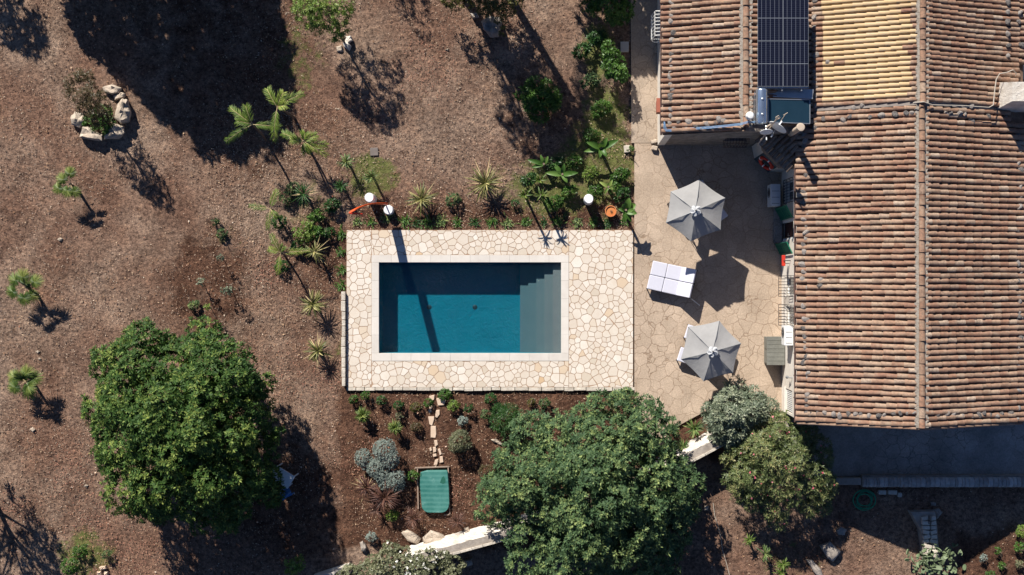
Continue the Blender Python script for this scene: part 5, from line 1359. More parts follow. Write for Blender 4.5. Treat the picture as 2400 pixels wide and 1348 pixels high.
# ---------------------------------------------------------------- ROOF STONES
stone_meshes = []
for k in range(6):
    g = np.random.default_rng(100 + k)
    import bmesh
    bm = bmesh.new(); bmesh.ops.create_icosphere(bm, subdivisions=2, radius=.5)
    ax = g.uniform(.75, 1.15, 3)
    pl = [(Vector(rdir(1, -1, 1, g)[0]), g.uniform(.30, .42)) for _ in range(9)]
    for v in bm.verts:
        co_ = v.co.copy()
        for n_, d_ in pl:
            e = co_.dot(n_) - d_
            if e > 0: co_ -= n_ * e
        v.co = Vector((co_.x * ax[0], co_.y * ax[1], co_.z * ax[2] * .75 + .2))
    me = bpy.data.meshes.new('roof_stone'); bm.to_mesh(me); bm.free(); me.materials.append(M_rock_grey if k % 2 else simple('roof_stone_grey', (.40, .365, .34), (.13, .115, .11), 2.2, .95, 1, .2))
    stone_meshes.append(me)
def roof_z(px, py, which):
    x = P(px, 0, 4).x
    for _ in range(3):
        if which == 'main': z = EZ + (x - mxe) / (mxr - mxe) * (RZ - EZ) if x < mxr else EZ + (mxe2 - x) / (mxe2 - mxr) * (RZ - EZ)
        elif which == 'north': z = EZ + .3 + (x - vx) / (mxr - vx) * (RZ - EZ - .2) if x < mxr else EZ + .2 + (mxe2 - x) / (mxe2 - mxr) * (RZ - EZ)
        else: z = nz_e + (x - nxe) / (nxr - nxe) * (nz_r - nz_e) if x < nxr else nz_r - (x - nxr) / (nxv - nxr) * .9
        x = P(px, py, z).x
    return z + .05
def roof_stones(pts, which, label, group, smin=.18, smax=.31):
    for x, y in pts:
        z = roof_z(x, y, which)
        o = bpy.data.objects.new('roof_stone', random.choice(stone_meshes)); col.objects.link(o)
        p = P(x, y, z + .05); o.location = (p.x, p.y, z); s_ = random.uniform(smin, smax)
        o.scale = (s_ * random.uniform(.9, 1.4), s_ * random.uniform(.8, 1.1), s_ * random.uniform(.7, 1)); o.rotation_euler = (random.uniform(-.2, .2), random.uniform(-.2, .2), random.uniform(0, 6.28))
        tag(o, label, 'stone', group)
pts = []; y = 318
while y < 975: pts.append((1888 + random.uniform(-7, 7) - (y < 480) * 0, y)); y += random.choice([12, 14, 18, 22, 15, 30])
roof_stones(pts, 'main', 'grey stone weighing down tiles in the line above the west gutter of the farmhouse', 'stones along the west edge of the farmhouse roof')
pts = []; x = 1886
while x < 2392:
    if not 2145 < x < 2175: pts.append((x, 972 + random.uniform(-5, 4)))
    x += random.choice([13, 17, 22, 15, 20])
roof_stones(pts, 'main', 'grey stone in the line weighing down the south edge of the farmhouse roof', 'stones along the south edge of the farmhouse roof', .17, .3)
roof_stones([(1914, 283), (1930, 280), (1976, 281), (1993, 274), (2040, 275), (2067, 270), (2099, 268), (2124, 265), (2138, 264), (2218, 266), (2228, 266), (2249, 267), (2262, 268), (2277, 284), (2316, 272), (2357, 275), (1912, 299), (2003, 252), (2020, 248), (2248, 231), (2275, 247), (2147, 238), (2186, 238)], 'main', 'grey stone lying along the roof joint south of the yellow tiles', 'stones along the roof joint')
pts = []; y = 3
while y < 252: pts.append((1911 + random.uniform(-3, 3), y)); y += random.choice([11, 13, 16, 22, 12])
pts.append((1939, 146))
roof_stones(pts, 'north', 'grey stone in the line along the left edge of the bright yellow tiles', 'stones along the yellow tiles')
pts = []; y = 5
while y < 300: pts.append((1573 + random.uniform(-5, 5), y)); y += random.choice([13, 13, 18, 26, 16])
roof_stones(pts, 'cot', 'grey stone in the line along the west edge of the cottage roof', 'stones along the west edge of the cottage roof')
roof_stones([(1590, 287), (1614, 284), (1630, 296), (1657, 290), (1678, 288), (1697, 283), (1580, 298), (1645, 302), (1607, 302), (1686, 279)], 'cot', 'grey stone along the south edge of the cottage roof by the blue pipes', 'stones along the south edge of the cottage roof', .18, .3)
pts = [(2363, y) for y in (6, 28, 52, 79, 106, 131)] + [(2388, 52), (2391, 30), (2394, 105)]
roof_stones(pts, 'north', 'grey stone in the line along the dark joint near the right picture edge', 'stones along the right roof joint')
pts = []; y = 315
while y < 985: pts.append((2388 + random.uniform(-5, 4), y)); y += random.choice([12, 16, 20, 15, 26])
roof_stones(pts, 'main', 'grey stone in the line along the east edge of the farmhouse roof', 'stones along the east edge of the farmhouse roof')
roof_stones([(1924, 655), (1921, 670), (2393, 640), (2391, 700), (2392, 745)], 'main', 'loose stone lying out on the open tiles of the farmhouse roof', 'loose stones on the farmhouse roof')

# ================================================================ PLANTS
def edge_dist(p, poly):
    best = 1e9; n = len(poly)
    for i in range(n):
        a = np.array(poly[i], float); b = np.array(poly[i - 1], float); ab = b - a
        t = np.clip(np.dot(p - a, ab) / max(np.dot(ab, ab), 1e-9), 0, 1); best = min(best, np.linalg.norm(p - a - ab * t))
    return best
def lobes_from(poly, z0, z1, rad, n, g, inset_=.75, Rm=None):
    xs = [p[0] for p in poly]; ys = [p[1] for p in poly]; out = []; tries = 0
    if Rm is None: Rm = min(max(xs) - min(xs), max(ys) - min(ys)) * .5
    while len(out) < n and tries < n * 60:
        tries += 1
        p = np.array([g.uniform(min(xs), max(xs)), g.uniform(min(ys), max(ys))])
        if not inpoly(p, poly): continue
        r = rad * g.uniform(.65, 1.25); d = edge_dist(p, poly)
        if d < r * S * inset_: continue
        h = 1 - (1 - min(1, d / Rm)) ** 2
        z = z0 + (z1 - z0) * h * g.uniform(.68, 1.06) - r * .5
        z = max(z, r * .4)
        if out and g.uniform() < .8:
            q = P(p[0], p[1], z)
            if min((q.x - o[0]) ** 2 + (q.y - o[1]) ** 2 for o in out) < (rad * .55) ** 2: continue
        q = P(p[0], p[1], z); out.append((q.x, q.y, z, r))
    return np.array(out)
def lobe_clusters(lobes, spacing, g, zmin=-.35, jit=.22):
    C_, N_, T_ = [], [], []
    for i, (x, y, z, r) in enumerate(lobes):
        n = max(4, int(4 * PI * r * r * (1 - zmin) / 2 / spacing ** 2))
        d = rdir(n, zmin, 1, g); c = np.array([x, y, z]) + d * (r * g.uniform(1 - jit, 1 + jit * .6, n))[:, None]
        C_.append(c); N_.append(d); T_.append(np.full(n, g.uniform(0, 1)))
    C_ = np.concatenate(C_); N_ = np.concatenate(N_); T_ = np.concatenate(T_)
    keep = np.ones(len(C_), bool)
    for (x, y, z, r) in lobes:
        keep &= np.linalg.norm(C_ - np.array([x, y, z]), axis=1) > r * .68
    keep &= C_[:, 2] > .02
    return C_[keep], N_[keep], T_[keep]
def foliage(C_, N_, T_, K, L, W, g, spread=.8, out=.55, droop=.15, tipyoung=.35):
    n = len(C_); K_ = K
    N2 = nrm(N_ + np.array([[0, 0, .55]]) + rdir(n, -1, 1, g) * .3)
    base = np.repeat(C_, K_, 0) + g.normal(0, L * .08, (n * K_, 3)); nn = np.repeat(N2, K_, 0); tt = np.repeat(T_, K_)
    h = np.where(np.abs(N2[:, 2:3]) < .9, np.array([[0, 0, 1.]]), np.array([[1., 0, 0]])); A_ = nrm(np.cross(N2, h)); B_ = np.cross(N2, A_)
    an = np.tile(np.arange(K_) * 2.4, n) + np.repeat(g.uniform(0, 6.28, n), K_); lift = np.tile(np.linspace(0, 1, K_), n)
    tang = np.repeat(A_, K_, 0) * np.cos(an)[:, None] + np.repeat(B_, K_, 0) * np.sin(an)[:, None]
    d = nrm(nn * (lift * 1.1 * out + .05)[:, None] + tang * (1.15 - .55 * lift)[:, None] + rdir(n * K_, -1, 1, g) * spread * .3)
    up = nrm(nn + rdir(n * K_, -1, 1, g) * .3)
    Ls = L * g.uniform(.65, 1.2, n * K_); V, F = quads_leaf(base, d, up, Ls, W * g.uniform(.75, 1.2, n * K_), droop)
    cl = np.repeat(g.uniform(0, 1, n), K_)
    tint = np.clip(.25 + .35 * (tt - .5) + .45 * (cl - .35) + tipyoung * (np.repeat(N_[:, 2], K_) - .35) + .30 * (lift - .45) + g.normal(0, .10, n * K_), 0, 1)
    return V, F, np.repeat(tint, 4)
def limbs(mb, base, top, r0, lobes, g, n=10):
    """tapered trunk and limbs reaching into the crown"""
    base = Vector(base); top = Vector(top)
    pts = [base + (top - base) * t + Vector((g.normal(0, .04), g.normal(0, .04), 0)) * (1 if 0 < t < 1 else 0) for t in (0, .3, .6, 1)]
    mb.tube(pts, [r0 * 1.25, r0, r0 * .85, r0 * .6], 9)
    if len(lobes) == 0: return
    idx = g.choice(len(lobes), min(n, len(lobes)), replace=False)
    for i in idx:
        l = lobes[i]; s0 = pts[2].lerp(pts[3], g.uniform(0, 1)); e = Vector((l[0], l[1], l[2] + l[3] * .2)); m_ = s0.lerp(e, .5) + Vector((g.normal(0, .12), g.normal(0, .12), g.uniform(0, .25)))
        mb.tube([s0, m_, e], [r0 * .45, r0 * .28, r0 * .08], 6)
def tree(name, label, cat, poly, z0, z1, rad, nl, spacing, K, L, W, mat, base, seed, trunk_r=.14, group=None, inset_=.75, Rm=None, zmin=-.35, extra=None, spread=.8, out=.55, bark=None, nlimb=10, top=None, jit=.22):
    g = np.random.default_rng(seed)
    lb = lobes_from(poly, z0, z1, rad, nl, g, inset_, Rm)
    if extra is not None:
        ex = [(P(x, y, z).x, P(x, y, z).y, z, r) for x, y, z, r in extra]; lb = np.concatenate([lb, np.array(ex)]) if len(lb) else np.array(ex)
    b = G(*base, GZ)
    t_ = empty(name, (b.x, b.y, GZ), label, cat, group)
    C_, N_, T_ = lobe_clusters(lb, spacing, g, zmin, jit)
    V, F, T = foliage(C_, N_, T_, K, L, W, g, spread, out)
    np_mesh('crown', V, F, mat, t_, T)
    mb = MB(); cc = lb.mean(0)
    tp = Vector((b.x * .5 + cc[0] * .5, b.y * .5 + cc[1] * .5, max(z0, .5) + .3 * (z1 - z0))) if top is None else top
    limbs(mb, (b.x, b.y, GZ - .1), tp, trunk_r, lb, g, nlimb)
    mb.build('trunk', bark or M_bark, t_, smooth=True)
    return t_, lb
def circ(x, y, r, n=14, ry=None): return [(x + r * math.cos(2 * PI * k / n), y + (ry or r) * math.sin(2 * PI * k / n)) for k in range(n)]

L_carob = leaf_mat('dark_green_leaves', (.016, .042, .010), (.055, .115, .025), (.29, .34, .08), trans=.15, rough=.6, spec=.2)
L_olive = leaf_mat('grey_green_leaves', (.026, .058, .026), (.080, .138, .058), (.31, .37, .125), trans=.15, rough=.6, spec=.2)
L_pitto = leaf_mat('silver_edged_leaves', (.06, .085, .055), (.16, .195, .13), (.40, .42, .28), trans=.12)
L_olean = leaf_mat('oleander_leaves', (.05, .075, .028), (.14, .18, .065), (.36, .32, .14), trans=.15)
L_light = leaf_mat('light_green_leaves', (.07, .12, .025), (.17, .26, .05), (.34, .42, .12), trans=.3)
L_yell = leaf_mat('yellowing_leaves', (.03, .04, .012), (.09, .09, .025), (.30, .26, .06), trans=.2)
L_red = leaf_mat('bronze_leaves', (.045, .035, .018), (.085, .07, .03), (.15, .09, .05), trans=.2)
L_silver = leaf_mat('silver_leaves', (.11, .14, .125), (.21, .255, .225), (.36, .41, .36), trans=.05, rough=.8)
L_green = leaf_mat('fresh_green_leaves', (.025, .07, .012), (.065, .15, .025), (.16, .27, .06), trans=.25)
L_dark = leaf_mat('deep_green_leaves', (.012, .04, .010), (.028, .085, .018), (.07, .15, .035), trans=.15)
L_fan = leaf_mat('fan_palm_leaves', (.035, .075, .015), (.11, .165, .03), (.40, .42, .13), trans=.25)
L_frond = leaf_mat('palm_frond_leaves', (.05, .10, .02), (.19, .29, .045), (.52, .52, .13), trans=.25)
L_yucca = leaf_mat('yucca_leaves', (.04, .085, .025), (.11, .18, .05), (.40, .40, .16), trans=.12)
L_varieg = leaf_mat('variegated_leaves', (.06, .075, .025), (.19, .19, .06), (.62, .52, .24), trans=.12)
L_cord = leaf_mat('dark_red_leaves', (.05, .022, .017), (.13, .062, .046), (.32, .17, .12), trans=.1)
L_wflow = leaf_mat('dusty_green_leaves', (.06, .07, .035), (.15, .16, .085), (.32, .32, .19), trans=.12)
M_pink = litter_mat('pink_petals', [(0, (.45, .05, .10)), (.6, (.62, .13, .20)), (1, (.70, .32, .34))])
M_whitepetal = litter_mat('white_petals', [(0, (.7, .68, .6)), (1, (.85, .84, .78))])

# ---- big trees
t1 = [(232, 800), (262, 770), (300, 768), (330, 752), (372, 760), (400, 775), (415, 800), (440, 762), (478, 736), (512, 755), (520, 790), (560, 800), (600, 840), (645, 880), (625, 930), (655, 980), (678, 1060), (655, 1110), (660, 1150), (640, 1200), (600, 1215), (560, 1252), (500, 1245), (440, 1252), (400, 1215), (330, 1240), (320, 1200), (270, 1165), (245, 1130), (260, 1100), (208, 1090), (225, 1050), (195, 990), (203, 930), (235, 890), (212, 850)]
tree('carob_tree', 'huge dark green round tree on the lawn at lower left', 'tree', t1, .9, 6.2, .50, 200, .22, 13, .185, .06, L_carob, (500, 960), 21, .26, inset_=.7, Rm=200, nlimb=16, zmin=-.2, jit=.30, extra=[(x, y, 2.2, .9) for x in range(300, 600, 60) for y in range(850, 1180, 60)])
t2 = [(1345, 930), (1400, 910), (1440, 903), (1490, 925), (1545, 955), (1560, 1000), (1590, 1060), (1655, 1088), (1665, 1130), (1640, 1180), (1622, 1230), (1600, 1290), (1570, 1390), (1300, 1400), (1235, 1330), (1240, 1250), (1190, 1232), (1130, 1252), (1122, 1200), (1098, 1160), (1140, 1125), (1160, 1070), (1200, 1010), (1250, 980), (1300, 990), (1335, 975)]
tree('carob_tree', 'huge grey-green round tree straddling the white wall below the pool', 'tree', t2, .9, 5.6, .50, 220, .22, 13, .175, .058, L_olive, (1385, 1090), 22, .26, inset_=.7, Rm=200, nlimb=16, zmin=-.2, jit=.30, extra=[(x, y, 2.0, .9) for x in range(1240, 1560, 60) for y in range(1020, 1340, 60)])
# ---- shrubs and small trees
tree('grey_leaved_bush', 'tall bush with silvery grey-green leaves at the foot of the terrace', 'bush', [(1640, 945), (1675, 925), (1698, 905), (1712, 872), (1738, 888), (1745, 915), (1790, 912), (1820, 945), (1812, 988), (1772, 1002), (1755, 1040), (1700, 1055), (1662, 1012), (1655, 972)], .8, 3.0, .36, 42, .15, 9, .17, .05, L_pitto, (1735, 968), 23, .07, inset_=.6, extra=[(1680, 1020, 1.2, .35)])
ol, lb = tree('oleander_bush', 'broad round bush dotted with pink flowers beside the farmhouse corner', 'bush', [(1690, 1070), (1680, 1030), (1720, 1005), (1760, 975), (1800, 958), (1850, 955), (1890, 985), (1940, 1035), (1968, 1100), (1958, 1160), (1935, 1205), (1880, 1228), (1830, 1245), (1770, 1215), (1715, 1180), (1690, 1130)], .8, 3.0, .42, 75, .155, 10, .15, .035, L_olean, (1825, 1085), 24, .07, inset_=.6)
g = np.random.default_rng(5); C_, N_, T_ = lobe_clusters(lb, .5, g, .1); k = g.uniform(0, 1, len(C_)) < .4; C_, N_ = C_[k], N_[k]
V, F, T = foliage(C_ + N_ * .06, N_, T_[k], 5, .055, .045, g); np_mesh('blossom', V, F, M_pink, ol, T)
wf, lb = tree('white_flowered_bush', 'dusty green bush with white blossoms at the bottom edge over the white wall', 'bush', [(792, 1335), (815, 1312), (850, 1312), (878, 1278), (930, 1260), (985, 1290), (1000, 1285), (1060, 1300), (1092, 1330), (1095, 1400), (780, 1400)], .8, 2.0, .34, 46, .13, 9, .11, .05, L_wflow, (960, 1340), 25, .06, inset_=.55)
g = np.random.default_rng(6); C_, N_, T_ = lobe_clusters(lb, .25, g, .1); k = (g.uniform(0, 1, len(C_)) < .35) & (C_[:, 0] > P(900, 0, 1.5).x) & (C_[:, 0] < P(1040, 0, 1.5).x); C_, N_ = C_[k], N_[k]
V, F, T = foliage(C_ + N_ * .05, N_, T_[k], 7, .07, .05, g); np_mesh('blossom', V, F, M_whitepetal, wf, T)
tree('feathery_tree', 'young light green feathery tree at the top edge with stones at its foot', 'tree', [(672, 38), (690, 5), (700, -40), (760, -70), (835, -40), (842, 10), (820, 55), (812, 92), (795, 98), (765, 72), (730, 78), (700, 55)], 1.9, 3.3, .30, 40, .17, 11, .15, .035, L_light, (812, 106), 26, .045, inset_=.55, zmin=-.2, top=P(775, 40, 2.0), spread=1.0)
tree('ornamental_tree', 'dark tree with yellowing leaves at the top edge above the big boulder', 'tree', [(1018, 5), (1050, -40), (1150, -60), (1222, -20), (1228, 18), (1195, 35), (1190, 70), (1178, 92), (1165, 45), (1110, 28), (1060, 18)], 1.0, 2.4, .28, 46, .15, 8, .12, .04, L_yell, (1140, 10), 27, .08, inset_=.5)
tree('bronze_bush', 'sparse bronze-green bush leaning out of the ring of boulders', 'bush', [(150, 180), (185, 160), (215, 165), (225, 195), (258, 225), (268, 262), (245, 300), (205, 285), (172, 245), (150, 215)], 1.6, 3.2, .22, 44, .13, 7, .10, .03, L_red, (250, 290), 28, .04, inset_=.5, spread=1.0, top=P(215, 235, 2.0))
tree('bed_plant', 'bright green leafy plant filling the lower part of the boulder ring', 'plant', circ(238, 285, 36), .1, .55, .2, 16, .12, 8, .14, .04, L_green, (238, 285), 29, .03, inset_=.3)
tree('shaded_shrub', 'dark green shrub standing in the deep shadow of the upper lawn', 'shrub', circ(1262, 232, 46), .5, 1.4, .26, 24, .16, 9, .20, .05, L_green, (1262, 240), 30, .04, inset_=.4, out=1.0)
tree('hedge_bush', 'bright leafy bush between the inspection cover and the concrete path', 'bush', [(1412, 112), (1425, 98), (1445, 120), (1462, 150), (1472, 185), (1455, 202), (1430, 190), (1418, 160)], .6, 1.3, .22, 26, .13, 8, .13, .06, L_green, (1448, 170), 31, .03, inset_=.4)
tree('hedge_bush', 'dark shaded hedge bush at the top edge left of the concrete path', 'bush', [(1358, -20), (1400, -50), (1475, -50), (1480, 30), (1450, 60), (1405, 45), (1372, 28)], .7, 1.7, .3, 30, .17, 9, .14, .06, L_green, (1430, 5), 32, .04, inset_=.4)
tree('small_shrub', 'lone green shrub in deep shade at the bottom edge below the dark tree', 'shrub', [(668, 1322), (690, 1300), (715, 1312), (712, 1350), (680, 1352)], .4, 1.0, .15, 12, .14, 7, .12, .06, L_light, (695, 1330), 33, .02, inset_=.3)
tree('yellow_green_bush', 'small yellow-green bush among the palms left of the pool deck', 'bush', circ(712, 545, 26), .3, .8, .16, 12, .12, 8, .10, .05, L_light, (715, 548), 34, .03, inset_=.3)
sb, _ = tree('silver_bush', 'silver-grey mounded bush of four lobes left of the green cover', 'bush', circ(890, 1095, 4), .3, .6, .1, 0, .060, 10, .06, .024, L_silver, (890, 1095), 35, .05, extra=[(852, 1073, .35, .34), (862, 1085, .3, .3), (902, 1055, .55, .46), (912, 1075, .5, .42), (884, 1097, .42, .4), (898, 1112, .4, .36), (928, 1122, .42, .38), (908, 1132, .36, .34), (932, 1135, .32, .3)], zmin=-.1, out=1.0)
tree('rosemary_bush', 'rounded grey-green bush with a long shadow right of the stepping stones', 'bush', circ(1077, 1033, 4), .3, .6, .1, 0, .085, 9, .09, .022, L_wflow, (1080, 1045), 36, .04, extra=[(1077, 1032, .50, .38), (1070, 1042, .42, .32), (1088, 1040, .42, .3), (1080, 1024, .5, .28), (1077, 1034, .2, .4)], out=1.0)
tree('juniper_bush', 'bushy dark green feathery shrub at the upper right of the lower bed', 'shrub', circ(1187, 982, 4), .3, .6, .1, 0, .10, 9, .20, .018, L_dark, (1187, 985), 37, .04, extra=[(1187, 980, .45, .42), (1172, 990, .3, .35), (1204, 985, .32, .36), (1186, 1000, .28, .34), (1195, 965, .4, .3), (1172, 968, .35, .3)], out=1.2, spread=.5)
for i, (x, y, r, h, mt, lb_) in enumerate([(894, 938, 11, .4, L_dark, 'round dark green shrub, left one of the pair below the deck kerb'), (934, 950, 11, .4, L_dark, 'round dark green shrub, right one of the pair below the deck kerb'), (1149, 935, 13, .45, L_dark, 'deep green round shrub nearest the deck kerb, right of the path'), (1099, 956, 11, .35, L_dark, 'deep green round shrub right of the yellowish one'),
        (1063, 950, 13, .35, L_light, 'yellowish low shrub right of the top stepping stones'), (1136, 971, 11, .3, L_olive, 'dull green low shrub left of the feathery one'), (1140, 1105, 18, .5, L_red, 'brownish green shrub tucked against the big round tree'), (828, 935, 10, .3, L_green, 'small green plant at the corner of the block kerb'), (857, 927, 10, .5, L_green, 'small upright plant right of the kerb corner'),
        (1084, 987, 11, .25, L_silver, 'small greyish plant above the rounded grey-green bush'), (1170, 1060, 11, .3, L_dark, 'small dark plant beside the flat pale rock'), (920, 1208, 14, .4, L_light, 'yellow-green leafy shrub below the dark red spiky plants'), (871, 1258, 12, .25, L_silver, 'low bluish plant near the smooth oval rock'), (1276, 945, 12, .45, L_olive, 'thin green plant below the kerb near the big tree crown'), (1245, 942, 9, .2, L_yell, 'tiny yellowish plant below the middle of the kerb'),
        (1042, 925, 14, .15, L_green, 'trailing green plant spilling from the kerb beside the steps'), (1003, 944, 10, .12, L_green, 'low creeping plant beside the first stepping stone'), (935, 975, 9, .1, L_wflow, 'tiny pale seedling between the dwarf palms'), (974, 955, 12, .2, L_yell, 'faded low shrub left of the stepping stones'), (975, 1000, 12, .2, L_red, 'dull sparse shrub midway left of the stepping stones'), (968, 1115, 12, .25, L_green, 'green weedy plant left of the timber frame'),
        (1062, 468, 17, .25, L_olive, 'low sage-coloured plant between the two yellow spiky clumps'), (1207, 475, 9, .2, L_dark, 'tiny dark plant left of the three rosette plants'), (1385, 320, 20, .35, L_green, 'low leafy plant above the banana plant'), (1395, 450, 18, .3, L_green, 'leafy plant right of the lone drum lamp'), (1440, 440, 18, .4, L_green, 'dark leafy clump north of the terracotta bowl'), (1478, 350, 7, .2, L_green, 'tiny plant at the edge of the terrace by the kerb stone'),
        (672, 462, 16, .4, L_olive, 'grey-green bush under the upper of the two left palms'), (655, 520, 18, .4, L_dark, 'dark low bush below the same palm'), (770, 545, 14, .25, L_dark, 'dark plant in the shade west of the pool deck'), (520, 548, 12, .15, L_olive, 'faint bluish weed at the top of the dug soil patch'), (505, 520, 8, .15, L_olive, 'faint bluish weed above the dug soil patch'), (455, 715, 12, .12, L_olive, 'faint bluish weed low on the dug soil patch'), (660, 625, 16, .25, L_dark, 'dark weed under the lower of the two left palms'), (2394, 1245, 14, .4, L_light, 'leafy bright plant cut by the right edge below the house shadow'),
        (2303, 1308, 8, .2, L_silver, 'pale seedling left of the row at bottom right'), (2336, 1291, 8, .25, L_green, 'dark ringed seedling at bottom right'), (2348, 1325, 8, .25, L_green, 'dark ringed seedling lower in the bottom right bed'), (2388, 1282, 12, .35, L_green, 'leafy young plant at the right edge of the bottom right bed'), (2388, 1322, 9, .25, L_wflow, 'pale leafy seedling at the right edge near the bottom'), (2320, 1346, 9, .2, L_green, 'seedling cut by the bottom edge at lower right'), (250, 1300, 10, .3, L_olive, 'thin weed above the tan stones at the bottom left edge'), (165, 1325, 22, .5, L_green, 'fresh green weed clump at the bottom left'), (190, 1290, 18, .4, L_green, 'smaller weed clump above the fresh green one at bottom left')]):
    tree('low_shrub', lb_, 'shrub', circ(x, y, 3), .1, .3, .1, 0, .085 if r < 15 else .1, 8, .085, .035, mt, (x, y), 50 + i, .015, extra=[(x, y, h * .3, r / S * .85), (x - r * .35, y + r * .2, h * .2, r / S * .6), (x + r * .4, y - r * .1, h * .2, r / S * .65)], zmin=-.1, out=.9, nlimb=3)
for i, (x, y, r, h, mt, lb_) in enumerate([(690, 440, 14, .3, L_olive, 'dark bush just above the shaded spiky clump left of the deck'), (742, 505, 16, .3, L_green, 'green bush left of the orange blade in mixed shade'), (700, 575, 14, .3, L_dark, 'dark bush above the thin striped clump'), (738, 548, 18, .4, L_green, 'green bush right of the small yellow-green one'), (780, 480, 16, .25, L_dark, 'dark low bush under the hooked orange arm'),
        (1240, 420, 15, .4, L_dark, 'dark leafy shrub left of the three bright rosettes'), (1300, 385, 18, .5, L_dark, 'dark leafy shrub between the two shaded banana plants'), (1345, 378, 16, .4, L_green, 'dark leafy shrub left of the young banana plant'), (1385, 405, 15, .35, L_light, 'green shrub below the young banana plant'), (1335, 450, 15, .3, L_green, 'dark shrub right of the three bright rosettes'), (1300, 475, 18, .35, L_green, 'green shrub below the right rosette stem'), (1455, 410, 18, .4, L_green, 'green shrub at the terrace edge above the potted bowl'),
        (1460, 455, 16, .5, L_dark, 'dark shrub at the terrace edge level with the lone drum lamp'), (1410, 255, 20, .3, L_green, 'low weedy bush below the bright hedge bush'), (1385, 190, 18, .3, L_olive, 'low weedy bush left of the bright hedge bush'), (1365, 120, 18, .4, L_dark, 'low dark bush left of the inspection cover'), (1400, 90, 20, .6, L_dark, 'dark bush joining the shaded hedge to the bright one')]):
    tree('low_shrub', lb_, 'shrub', circ(x, y, 3), .1, .3, .1, 0, .11, 9, .14, .05, mt, (x, y), 700 + i, .02, extra=[(x, y, h * .55, r / S * .8), (x - r * .5, y + r * .3, h * .4, r / S * .65), (x + r * .5, y - r * .2, h * .45, r / S * .6)], zmin=0, out=.9, nlimb=3)
# row of small plants along the deck
src = None
def small_rosette(name, px, py, r, label, group, mat, seed, h=.22, n=26):
    g = np.random.default_rng(seed); b = G(px, py, GZ); k = n * 2; r *= 1.25; c = np.tile([b.x, b.y, GZ + .02], (k, 1)) + np.stack([g.normal(0, r * .3, k), g.normal(0, r * .3, k), np.zeros(k)], 1)
    d = rdir(k, .15, .95, g); V, F, nv = blades(c, d, g.uniform(.6, 1.1, k) * r, .035, .3, 3, .3, 1)
    o = np_mesh(name, V, F, mat, None, np.repeat(g.uniform(.1, .9, k), nv)); return tag(o, label, 'plant', group)
for i, (x, y, r) in enumerate([(868, 520, .22), (904, 514, .24), (948, 517, .28), (974, 523, .26), (1000, 522, .30), (1033, 520, .3), (1072, 520, .22), (1112, 521, .22), (1152, 521, .26), (1190, 521, .25), (1232, 519, .26), (1275, 520, .2), (1308, 519, .27), (1352, 521, .25), (1390, 521, .24), (1424, 523, .24), (1464, 519, .2), (836, 519, .2)]):
    small_rosette('edging_plant', x, y, r, 'low green plant in the row along the north edge of the pool deck', 'edging plants north of the deck', [L_green, L_yucca, L_green, L_dark][i % 4], 200 + i)
for i, (x, y, r) in enumerate([(800, 549, .22), (797, 590, .2), (800, 632, .2), (798, 670, .22)]):
    small_rosette('edging_plant', x, y, r, 'small green plant in the column of four along the west edge of the pool deck', 'edging plants west of the deck', L_green, 230 + i)

# ---- spiky rosettes
def spiky(name, label, cat, px, py, r, mat, seed, n=60, z=.35, W=.045, droop=.35, zmin=0.0, dead=0, stem=True, group=None):
    g = np.random.default_rng(seed); c = P(px, py, z); b = Vector((c.x + .0, c.y, GZ))
    t_ = empty(name, (b.x, b.y, GZ), label, cat, group)
    base = np.tile([c.x, c.y, z], (n, 1)) + g.normal(0, .02, (n, 3)); d = rdir(n, zmin, .98, g)
    V, F, nv = blades(base, d, r * g.uniform(.7, 1.15, n), W * g.uniform(.8, 1.2, n), droop * g.uniform(.5, 1.4, n), 5, .35, 1)
    np_mesh('leaves', V, F, mat, t_, np.repeat(np.clip(g.uniform(0, .7, n) + d[:, 2] * .25, 0, 1), nv))
    if dead:
        d2 = rdir(dead, -.25, .25, g); V, F, nv = blades(np.tile([c.x, c.y, z * .8], (dead, 1)), d2, r * g.uniform(.8, 1.35, dead), W * .7, .15, 4, .2, 1)
        np_mesh('dry_leaves', V, F, M_deadleaf, t_, np.repeat(g.uniform(0, 1, dead), nv))
    mb = MB(); mb.tube([b, (c.x, c.y, z + .03)], [.06, .05], 8); mb.build('stem', M_bark, t_)
    return t_
spiky('yucca', 'green spiky yucca highest of the three above the left drum lamp', 'yucca', 811, 380, .42, L_yucca, 301, 60, .6, .04)
spiky('yucca', 'pale green spiky yucca directly above the left drum lamp', 'yucca', 871, 416, .40, L_yucca, 302, 60, .55, .04)
spiky('yucca', 'dark green spiky yucca left of the drum lamps', 'yucca', 800, 437, .40, L_dark, 303, 55, .5, .04)
spiky('flax_clump', 'yellow-striped spiky clump right of the orange blade', 'flax', 988, 468, .80, L_varieg, 304, 80, .4, .045, .45, .05, 10)
spiky('flax_clump', 'largest yellow-striped spiky clump, north of the middle of the deck', 'flax', 1137, 430, .95, L_varieg, 305, 85, .45, .045, .5, .05, 14)
spiky('flax_clump', 'yellow-striped spiky clump lower left of the deck corner', 'flax', 734, 714, .72, L_varieg, 306, 60, .5, .05, .45, .05, 10)
spiky('flax_clump', 'lowest yellow-striped spiky clump left of the block parapet', 'flax', 744, 822, .66, L_varieg, 307, 50, .45, .05, .45, .05, 12)
spiky('flax_clump', 'thin dark striped clump left of the deck corner', 'flax', 738, 590, .66, L_varieg, 308, 34, .5, .035, .5, .05, 6)
spiky('flax_clump', 'shaded dark spiky clump between the upper palms and the deck', 'flax', 712, 455, .7, L_dark, 309, 40, .5, .035, .5, .05, 8)
spiky('agave', 'bluish green agave rosette at the lower end of the terrace', 'agave', 1575, 1003, .40, L_yucca, 310, 55, .3, .055, .15)
